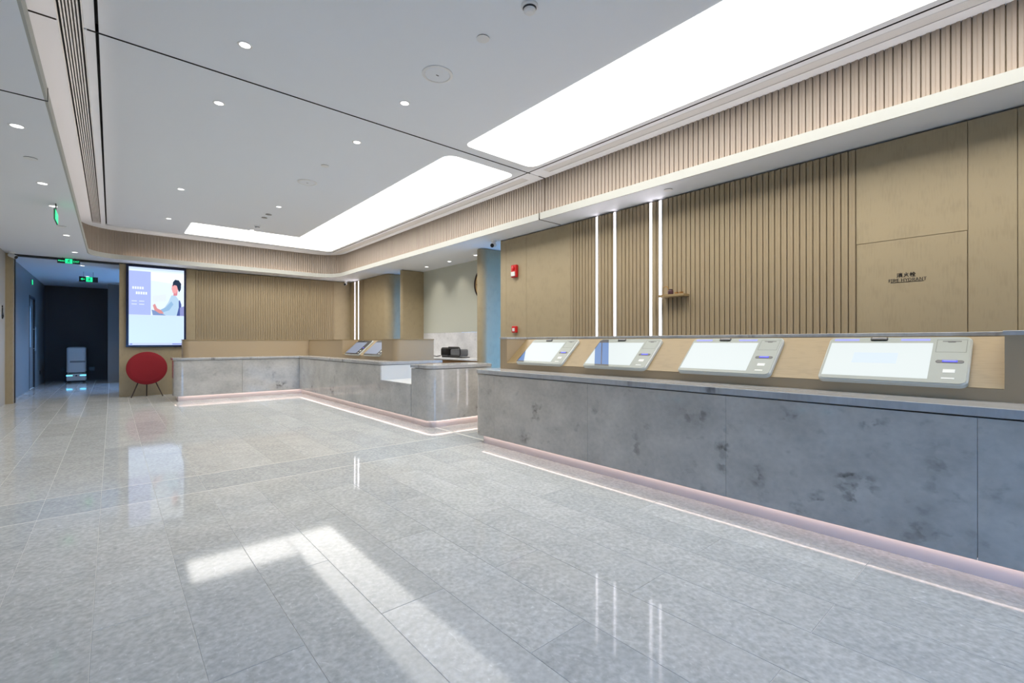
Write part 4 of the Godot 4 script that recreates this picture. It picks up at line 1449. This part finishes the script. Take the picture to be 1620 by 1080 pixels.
func fittings() -> void:
	var proto := lamp_proto()
	var g1 := "tray row beside the black grille"
	var g2 := "tray row that holds the loudspeakers"
	var lamps := [
		[0.74, 3.873, H1, "lit downlight in the %s, just short of the long joint" % g1, "downlights in the tray ceiling"],
		[0.74, 4.971, H1, "lit downlight in the %s, just beyond the long joint" % g1, "downlights in the tray ceiling"],
		[0.745, 8.12, H1, "lit downlight in the %s, mid-way to the fluted end" % g1, "downlights in the tray ceiling"],
		[0.758, 10.2, H1, "lit downlight in the %s, next to the L-panel's tip" % g1, "downlights in the tray ceiling"],
		[2.03, 3.858, H1, "lit downlight in the %s, just short of the long joint" % g2, "downlights in the tray ceiling"],
		[2.03, 4.955, H1, "lit downlight in the %s, just beyond the long joint" % g2, "downlights in the tray ceiling"],
		[2.043, 8.146, H1, "lit downlight in the %s, mid-way to the fluted end" % g2, "downlights in the tray ceiling"],
		[2.07, 10.18, H1, "lit downlight in the %s, touching the L-panel's arm" % g2, "downlights in the tray ceiling"],
		[-0.542, 5.055, HS, "lit downlight in the low ceiling, closest to its dark joint", "downlights in the low ceiling"],
		[-0.539, 6.715, HS, "lit downlight in the low ceiling, last before the hanging green sign", "downlights in the low ceiling"],
		[-0.532, 7.755, HS, "lit downlight in the low ceiling, right at the hanging green sign", "downlights in the low ceiling"],
		[-0.525, 9.735, HS, "lit downlight in the low ceiling, first past the hanging green sign", "downlights in the low ceiling"],
		[-0.512, 11.489, HS, "lit downlight in the low ceiling, just before the corridor opening", "downlights in the low ceiling"],
		[-0.479, 13.378, HS, "lit downlight in the corridor ceiling between the EXIT and arrow signs", "downlights in the corridor"],
		[-0.463, 15.483, HS, "lit downlight in the corridor ceiling behind the arrow sign", "downlights in the corridor"],
		[5.13, 8.755, HS, "lit downlight above the kitchen nook, next to its flank wall", "downlights above the nook"],
		[5.13, 7.872, HS, "lit downlight above the kitchen nook, the middle one of three", "downlights above the nook"],
		[5.13, 6.98, HS, "lit downlight above the kitchen nook, on the wall clock's side", "downlights above the nook"]]
	for q in lamps:
		var o := copy(proto, "downlight", P(q[0], q[1], q[2]))
		tag(o, q[3], "downlight", q[4])
		var lamp: SpotLight3D = o.get_node("light")
		lamp.light_energy = 1.2 if "corridor" in q[4] else (0.22 if "nook" in q[4] else (0.9 if "tray" in q[4] else 0.7))
	proto.free()
	# ceiling loudspeakers
	for q in [[2.012, 3.264, "flat round ceiling loudspeaker on the hydrant side of the long joint"], [2.023, 6.636, "flat round ceiling loudspeaker beyond the long dark joint"]]:
		var t := thing("ceiling_speaker", q[2], "ceiling speaker", P(q[0], q[1], H1))
		var st := S()
		lathe(st, [[0.0, -0.010], [0.09, -0.009], [0.10, -0.007]], Vector3.ZERO, Vector3.UP, 32)
		own("grille", st, M.soffit_paint, t)
		st = S()
		lathe(st, [[0.10, -0.007], [0.105, -0.012], [0.125, -0.006], [0.125, 0.0]], Vector3.ZERO, Vector3.UP, 32)
		own("rim", st, M.white_plastic, t)
		st = S()
		flat(st, -0.012, 0.012, -0.0115, -0.009, -0.004, 0.004)
		own("badge", st, M.dark_metal, t)
	# smoke detectors
	for q in [[2.055, 2.205, "white dome smoke detector over the long counter's side of the tray"], [2.072, 9.75, "white dome smoke detector near the L-shaped light panel"]]:
		var t := thing("smoke_detector", q[2], "smoke detector", P(q[0], q[1], H1))
		var st := S()
		lathe(st, [[0.055, 0.0], [0.055, -0.012], [0.045, -0.02]], Vector3.ZERO, Vector3.UP, 24)
		own("base", st, M.white_plastic, t)
		st = S()
		lathe(st, [[0.045, -0.02], [0.04, -0.024], [0.04, -0.03]], Vector3.ZERO, Vector3.UP, 24)
		own("vent", st, M.dark_metal, t)
		st = S()
		lathe(st, [[0.04, -0.03], [0.038, -0.042], [0.026, -0.052], [0.0, -0.055]], Vector3.ZERO, Vector3.UP, 24)
		own("dome", st, M.white_plastic, t)
	# flat sprinkler covers
	for q in [[2.022, 2.663, H1, "flat white sprinkler cover beside the smoke detector over the long counter"], [2.001, 5.874, H1, "flat white sprinkler cover just beyond the long dark joint"], [2.033, 8.743, H1, "small grey sprinkler cover between two downlights far into the tray"], [2.026, 9.016, H1, "flat sprinkler cover next to the small grey one far into the tray"], [-0.545, 5.861, HS, "flat sprinkler cover in the low ceiling near the hanging sign"], [-0.531, 9.031, HS, "flat sprinkler cover in the low ceiling past the hanging sign"], [4.476, 2.645, HS, "flat sprinkler cover in the soffit above the wall shelf"]]:
		var t := thing("sprinkler_cover", q[3], "sprinkler", P(q[0], q[1], q[2]))
		var st := S()
		lathe(st, [[0.045, 0.0], [0.045, -0.004]], Vector3.ZERO, Vector3.UP, 24)
		own("gap", st, M.dark_metal, t)
		st = S()
		lathe(st, [[0.047, -0.004], [0.047, -0.007], [0.0, -0.0085]], Vector3.ZERO, Vector3.UP, 24)
		own("plate", st, M.grey_plastic if "grey" in q[3] else M.white_plastic, t)
	# cameras
	bullet("white bullet camera under the soffit beside the passage", P(4.62, 5.80, HS), Vector3(-0.8, -0.25, 0.5))
	bullet("white bullet camera with a dark eye at the back corner beside light strips", P(4.70, 12.22, HS), Vector3(-0.55, -0.3, 0.8))
	bullet("white bullet camera above the corridor's left jamb", P(-1.36, 12.15, HS), Vector3(0.75, -0.4, 0.6))

func bullet(label: String, at: Vector3, look: Vector3) -> void:
	var t := thing("security_camera", label, "camera", at)
	var st := S()
	lathe(st, [[0.045, 0.0], [0.045, -0.02], [0.03, -0.03], [0.016, -0.034], [0.016, -0.05]], Vector3.ZERO, Vector3.UP, 20)
	own("mount", st, M.white_plastic, t)
	var d := look.normalized()
	var o := Vector3(0, -0.07, 0)
	st = S()
	lathe(st, [[0.0, -0.055], [0.028, -0.05], [0.034, -0.035], [0.034, 0.075], [0.031, 0.078]], o, d, 20)
	own("body", st, M.white_plastic, t)
	st = S()
	lathe(st, [[0.031, 0.076], [0.0, 0.074]], o, d, 20)
	own("lens", st, M.black_plastic, t)

# ------------------------------------------------------------------ signs
func runner(st: SurfaceTool, o: Vector3, ux: Vector3, h: float, n: Vector3) -> void: # the running figure, dark on the green field
	var uy := Vector3.UP
	var shapes := [[[0.55, 0.92], [0.66, 0.92], [0.66, 0.80], [0.55, 0.80]], [[0.42, 0.74], [0.62, 0.78], [0.56, 0.48], [0.42, 0.44]], [[0.44, 0.72], [0.24, 0.64], [0.22, 0.48], [0.30, 0.50], [0.32, 0.60], [0.46, 0.64]],
		[[0.58, 0.76], [0.74, 0.62], [0.84, 0.66], [0.82, 0.58], [0.72, 0.54], [0.58, 0.64]], [[0.42, 0.48], [0.54, 0.46], [0.42, 0.24], [0.18, 0.16], [0.16, 0.24], [0.36, 0.32]], [[0.46, 0.48], [0.57, 0.48], [0.70, 0.30], [0.62, 0.06], [0.54, 0.08], [0.60, 0.28]]]
	for s in shapes:
		var p := PackedVector2Array()
		for q in s:
			p.append(Vector2(q[0] * h, q[1] * h))
		extrude(st, p, o, ux, uy, n)

func signs() -> void:
	# over the corridor opening
	var d := 12.30
	var t := thing("exit_sign", "green lit EXIT sign with running figure over the corridor opening", "exit sign", P(-0.63, d, 2.63))
	var st := S()
	bx(st, -0.79, -0.47, d, d + 0.012, 2.628, 2.722)
	part("plate", st, M.sign_plate, t)
	st = S()
	bx(st, -0.72, -0.712, d + 0.002, d + 0.01, 2.722, HS)
	bx(st, -0.548, -0.54, d + 0.002, d + 0.01, 2.722, HS)
	part("hanger", st, M.dark_metal, t)
	var n := Vector3(0, 0, 0.002)
	st = S()
	bx(st, -0.680, -0.580, d - 0.002, d, 2.632, 2.718)
	var f := part("pictogram_field", st, M.exit_green, t)
	st = S()
	runner(st, P(-0.672, d - 0.002, 2.633), Vector3.RIGHT, 0.084, n)
	part("running_figure", st, M.dark_metal, f)
	st = S()
	var k := 0
	for g in [PEACE, WHOLE, OUT, MOUTH]:
		glyph(st, g, P(-0.778 + 0.0235 * k, d, 2.664), Vector3.RIGHT, Vector3.UP, 0.021, 0.0035, n)
		k += 1
	part("lettering", st, M.exit_green, t)
	letters("lettering", "EXIT", 0.034, M.exit_green, t, P(-0.525, d - 0.001, 2.672), 0.0, false)
	# inside the corridor
	d = 14.5
	t = thing("exit_sign", "green lit arrow sign with running figure hanging inside the corridor", "exit sign", P(-0.41, d, 2.5))
	st = S()
	bx(st, -0.575, -0.25, d, d + 0.012, 2.508, 2.628)
	part("plate", st, M.sign_plate, t)
	st = S()
	bx(st, -0.50, -0.494, d + 0.003, d + 0.009, 2.628, HS)
	bx(st, -0.336, -0.33, d + 0.003, d + 0.009, 2.628, HS)
	part("hanger", st, M.dark_metal, t)
	st = S()
	bx(st, -0.455, -0.345, d - 0.002, d, 2.516, 2.620)
	f = part("pictogram_field", st, M.exit_green, t)
	st = S()
	runner(st, P(-0.448, d - 0.002, 2.518), Vector3.RIGHT, 0.098, n)
	part("running_figure", st, M.dark_metal, f)
	st = S()
	extrude(st, PackedVector2Array([Vector2(-0.55, 2.57), Vector2(-0.515, 2.595), Vector2(-0.515, 2.577), Vector2(-0.475, 2.577), Vector2(-0.475, 2.563), Vector2(-0.515, 2.563), Vector2(-0.515, 2.545)]), P(0, d, 0), Vector3.RIGHT, Vector3.UP, n)
	part("arrow", st, M.exit_green, t)
	# hanging lengthwise beside the tray
	var x := -0.50
	t = thing("exit_sign", "green lit sign hung edge-on from the low ceiling beside the tray", "exit sign", P(x, 7.6, 2.55))
	st = S()
	bx(st, x - 0.006, x + 0.006, 7.42, 7.80, 2.53, 2.65)
	part("plate", st, M.sign_plate, t)
	st = S()
	bx(st, x - 0.004, x + 0.004, 7.58, 7.64, 2.65, HS)
	part("hanger", st, M.dark_metal, t)
	st = S()
	bx(st, x + 0.006, x + 0.008, 7.44, 7.78, 2.535, 2.645)
	part("pictogram_field", st, M.exit_green, t)
	# small one on the corridor wall
	t = thing("exit_sign", "small green lit sign on the grey corridor wall above the door", "exit sign", P(XL, 15.93, 2.5))
	st = S()
	bx(st, XL, XL + 0.012, 15.80, 16.06, 2.49, 2.62)
	part("plate", st, M.sign_plate, t)
	st = S()
	bx(st, XL + 0.012, XL + 0.014, 15.86, 16.0, 2.50, 2.61)
	part("pictogram_field", st, M.exit_green, t)
	# pictogram on the left wall
	t = thing("wall_pictogram", "small dark metal figure sign on the left wall near the corridor", "sign", P(XL, 11.975, 1.6))
	st = S()
	lathe(st, [[0.0, 0.0], [0.02, 0.0], [0.02, 0.012], [0.0, 0.012]], P(XL, 11.97, 1.745), Vector3.RIGHT, 16)
	part("head", st, M.dark_metal, t)
	st = S()
	var p := PackedVector2Array([Vector2(-0.02, 0.11), Vector2(0.02, 0.11), Vector2(0.03, 0.03), Vector2(0.09, 0.03), Vector2(0.10, -0.05), Vector2(0.06, -0.05), Vector2(0.05, -0.005), Vector2(-0.03, -0.005)])
	extrude(st, p, P(XL, 11.98, 1.61), Vector3.FORWARD, Vector3.UP, Vector3(0.012, 0, 0))
	part("body", st, M.dark_metal, t)
	st = S()
	tube(st, arc_points(P(XL + 0.006, 11.99, 1.585), 0.055, 2.6, 6.6), 0.006, 0.006, 6)
	part("wheel", st, M.dark_metal, t)

func arc_points(c: Vector3, r: float, a0: float, a1: float) -> Array:
	var out := []
	for k in 15:
		var a := lerpf(a0, a1, k / 14.0)
		out.append(c + Vector3(0, sin(a) * r, -cos(a) * r))
	return out

# ------------------------------------------------------------------ small things on the walls and in the nook
func wall_things() -> void:
	# fire sounder and call point
	var t := thing("fire_alarm_sounder", "red fire alarm sounder high on the plain beige wall", "fire alarm", P(XR, 5.35, 2.1))
	var st := S()
	bbox(st, Vector3(XR - 0.05, 2.11, -5.405), Vector3(XR, 2.30, -5.285), 0.008)
	part("housing", st, M.red_plastic, t)
	st = S()
	bbox(st, Vector3(XR - 0.064, 2.125, -5.39), Vector3(XR - 0.05, 2.195, -5.30), 0.005)
	part("strobe", st, M.card_white, t)
	st = S()
	lathe(st, [[0.0, 0.0], [0.028, 0.0], [0.026, 0.012], [0.0, 0.016]], P(XR - 0.05, 5.345, 2.25), Vector3.LEFT, 20)
	part("horn", st, M.red_plastic, t)
	t = thing("fire_call_point", "red manual call point below the alarm sounder on the beige wall", "fire alarm", P(XR, 5.345, 1.26))
	st = S()
	bbox(st, Vector3(XR - 0.045, 1.265, -5.395), Vector3(XR, 1.365, -5.295), 0.008)
	part("housing", st, M.red_plastic, t)
	st = S()
	bbox(st, Vector3(XR - 0.05, 1.285, -5.372), Vector3(XR - 0.044, 1.335, -5.318), 0.002)
	part("press_plate", st, M.card_white, t)
	# little shelf and what stands on it
	t = thing("wall_shelf", "narrow light wooden shelf on the fluted wall", "shelf", P(XR, 2.68, 1.62))
	st = S()
	bbox(st, Vector3(XR - 0.13, 1.612, -2.815), Vector3(XR, 1.637, -2.515), 0.002)
	part("board", st, M.maple, t)
	t = thing("wire_holder", "thin arched metal holder on the little wall shelf", "holder", P(XR - 0.07, 2.76, 1.637))
	st = S()
	var pts := []
	for k in 17:
		var a := PI * k / 16.0
		pts.append(P(XR - 0.07, 2.76, 1.70) + Vector3(0, sin(a) * 0.032, -cos(a) * 0.032))
	pts.push_front(P(XR - 0.07, 2.792, 1.637))
	pts.push_back(P(XR - 0.07, 2.728, 1.637))
	tube(st, pts, 0.004, 0.004, 6)
	part("arch", st, M.brass, t)
	st = S()
	bx(st, XR - 0.095, XR - 0.045, 2.72, 2.80, 1.637, 1.643)
	part("foot", st, M.brass, t)
	t = thing("small_jar", "small dark maroon jar beside the arched holder", "jar", P(XR - 0.07, 2.70, 1.637))
	st = S()
	lathe(st, [[0.0, 0.0], [0.026, 0.0], [0.030, 0.012], [0.030, 0.038], [0.022, 0.05]], Vector3.ZERO, Vector3.UP, 20)
	own("body", st, M.jar_dark, t)
	st = S()
	lathe(st, [[0.022, 0.05], [0.023, 0.058], [0.012, 0.062], [0.0, 0.064]], Vector3.ZERO, Vector3.UP, 20)
	own("lid", st, M.dark_wood, t)
	for q in [[2.63, 0.02, "small low wooden bowl on the wall shelf beside the maroon jar"], [2.575, 0.024, "small low wooden bowl on the free end of the wall shelf"]]:
		t = thing("small_bowl", q[2], "bowl", P(XR - 0.07, q[0], 1.637))
		st = S()
		lathe(st, [[0.0, 0.0], [0.014, 0.0], [q[1], 0.02], [q[1] - 0.003, 0.02], [0.011, 0.004], [0.0, 0.004]], Vector3.ZERO, Vector3.UP, 20)
		own("bowl", st, M.wood, t)
		st = S()
		lathe(st, [[q[1], 0.02], [q[1] + 0.001, 0.022], [q[1] - 0.003, 0.022]], Vector3.ZERO, Vector3.UP, 20)
		own("rim", st, M.brass, t)
	# sockets and switch in the corridor
	for q in [[-1.074, "black wall socket beside the robot, on the corridor door's side"], [-0.455, "black wall socket beside the robot, on the grey block's side"]]:
		t = thing("wall_socket", q[1], "socket", P(q[0], 18.7, 0.32))
		st = S()
		bbox(st, Vector3(q[0] - 0.06, 0.27, -18.7), Vector3(q[0] + 0.06, 0.38, -18.68), 0.004)
		part("plate", st, M.black_plastic, t)
		st = S()
		bx(st, q[0] - 0.03, q[0] + 0.03, 18.675, 18.68, 0.3, 0.35)
		part("insert", st, M.dark_metal, t)
	t = thing("wall_switch", "dark switch plate low on the grey corridor wall past the door", "switch", P(XL, 17.6, 0.31))
	st = S()
	bbox(st, Vector3(XL, 0.26, -17.65), Vector3(XL + 0.012, 0.36, -17.55), 0.002)
	part("plate", st, M.black_plastic, t)
	# nook cabinet, its worktop and what stands there
	t = thing("nook_cabinet", "low wooden cabinet under the nook's worktop", "cabinet", P(5.2, 7.9, 0))
	st = S()
	bx(st, 4.98, XN - 0.004, 6.58, 9.40, 0.08, 0.775)
	part("body", st, M.wood, t)
	st = S()
	bx(st, 5.02, XN - 0.004, 6.58, 9.40, 0, 0.08)
	part("plinth", st, M.dark_metal, t)
	for k in 4:
		st = S()
		bbox(st, Vector3(4.962, 0.085, -(6.585 + 0.7025 * (k + 1) - 0.004)), Vector3(4.98, 0.765, -(6.585 + 0.7025 * k)), 0.0015)
		var dr := part("door", st, M.wood, t)
		st = S()
		bx(st, 4.945, 4.962, 6.62 + 0.7025 * k, 6.63 + 0.7025 * k, 0.5, 0.68)
		part("handle", st, M.dark_metal, dr)
	var o := S()
	bbox(o, Vector3(4.92, 0.78, -9.415), Vector3(XN - 0.003, 0.815, -6.565), 0.003)
	var wt := put_mesh("nook_worktop", o.commit(), M.marble, self)
	tag(wt, "white marble worktop along the kitchen nook", "worktop")
	appliance()
	# clock
	t = thing("wall_clock", "large round wooden wall clock half hidden by the stub wall", "clock", P(XN, 7.1, 2.25))
	st = S()
	lathe(st, [[0.0, 0.02], [0.285, 0.02]], P(XN, 7.1, 2.25), Vector3.LEFT, 48)
	part("face", st, M.clock_face, t)
	st = S()
	lathe(st, [[0.285, 0.018], [0.285, 0.035], [0.31, 0.035], [0.315, 0.0]], P(XN, 7.1, 2.25), Vector3.LEFT, 48)
	part("rim", st, M.dark_wood, t)
	for k in 12:
		var a := TAU * k / 12
		st = S()
		lathe(st, [[0.0, 0.022], [0.010, 0.021], [0.010, 0.02]], P(XN, 7.1 + 0.24 * cos(a), 2.25 + 0.24 * sin(a)), Vector3.LEFT, 10)
		part("hour_mark", st, M.dark_wood, t)
	for q in [[0.9, 0.14], [2.4, 0.21]]:
		st = S()
		tube(st, [P(XN - 0.026, 7.1, 2.25), P(XN - 0.026, 7.1 + q[1] * cos(q[0]), 2.25 + q[1] * sin(q[0]))], 0.006, 0.003, 6)
		part("hand", st, M.dark_wood, t)

func appliance() -> void:
	var y := 0.815
	var t := thing("countertop_appliance", "black countertop appliance with a loop frame on the nook worktop", "appliance", P(5.2, 7.7, y))
	var st := S()
	bbox(st, Vector3(5.06, y + 0.012, -8.10), Vector3(5.34, y + 0.20, -7.80), 0.03)
	part("body", st, M.black_plastic, t)
	st = S()
	bbox(st, Vector3(5.08, y, -8.08), Vector3(5.32, y + 0.014, -7.42), 0.005)
	part("base", st, M.black_plastic, t)
	st = S()
	var pts := []
	for p in rounded([Vector2(7.80, 0.03), Vector2(7.40, 0.03), Vector2(7.40, 0.205), Vector2(7.80, 0.205)], [0.0, 0.05, 0.07, 0.0], 6):
		pts.append(P(5.07, p.x, y + p.y))
	tube(st, pts, 0.012, 0.012, 8)
	part("loop_frame", st, M.black_plastic, t)
	st = S()
	bbox(st, Vector3(5.10, y + 0.03, -7.80), Vector3(5.30, y + 0.165, -7.44), 0.02)
	part("drawer", st, M.smoke_plastic, t)
	st = S()
	bx(st, 5.052, 5.06, 8.02, 7.88, y + 0.12, y + 0.17)
	part("control_panel", st, M.dark_metal, t)
	st = S()
	tube(st, [P(5.06, 8.08, y + 0.03), P(5.0, 8.14, y + 0.016), P(4.99, 8.22, y + 0.022), P(5.0, 8.3, y + 0.012), P(4.99, 8.42, y + 0.012), P(4.97, 8.5, y + 0.012)], 0.011, 0.009, 8)
	part("cable", st, M.black_plastic, t)

# ------------------------------------------------------------------
func _ready() -> void:
	materials()
	camera_and_light()
	tiles()
	walls()
	ceilings()
	light_panels()
	cove_lights()
	right_counter()
	far_counter()
	kiosks()
	display()
	loudspeaker()
	robots()
	fittings()
	signs()
	wall_things()
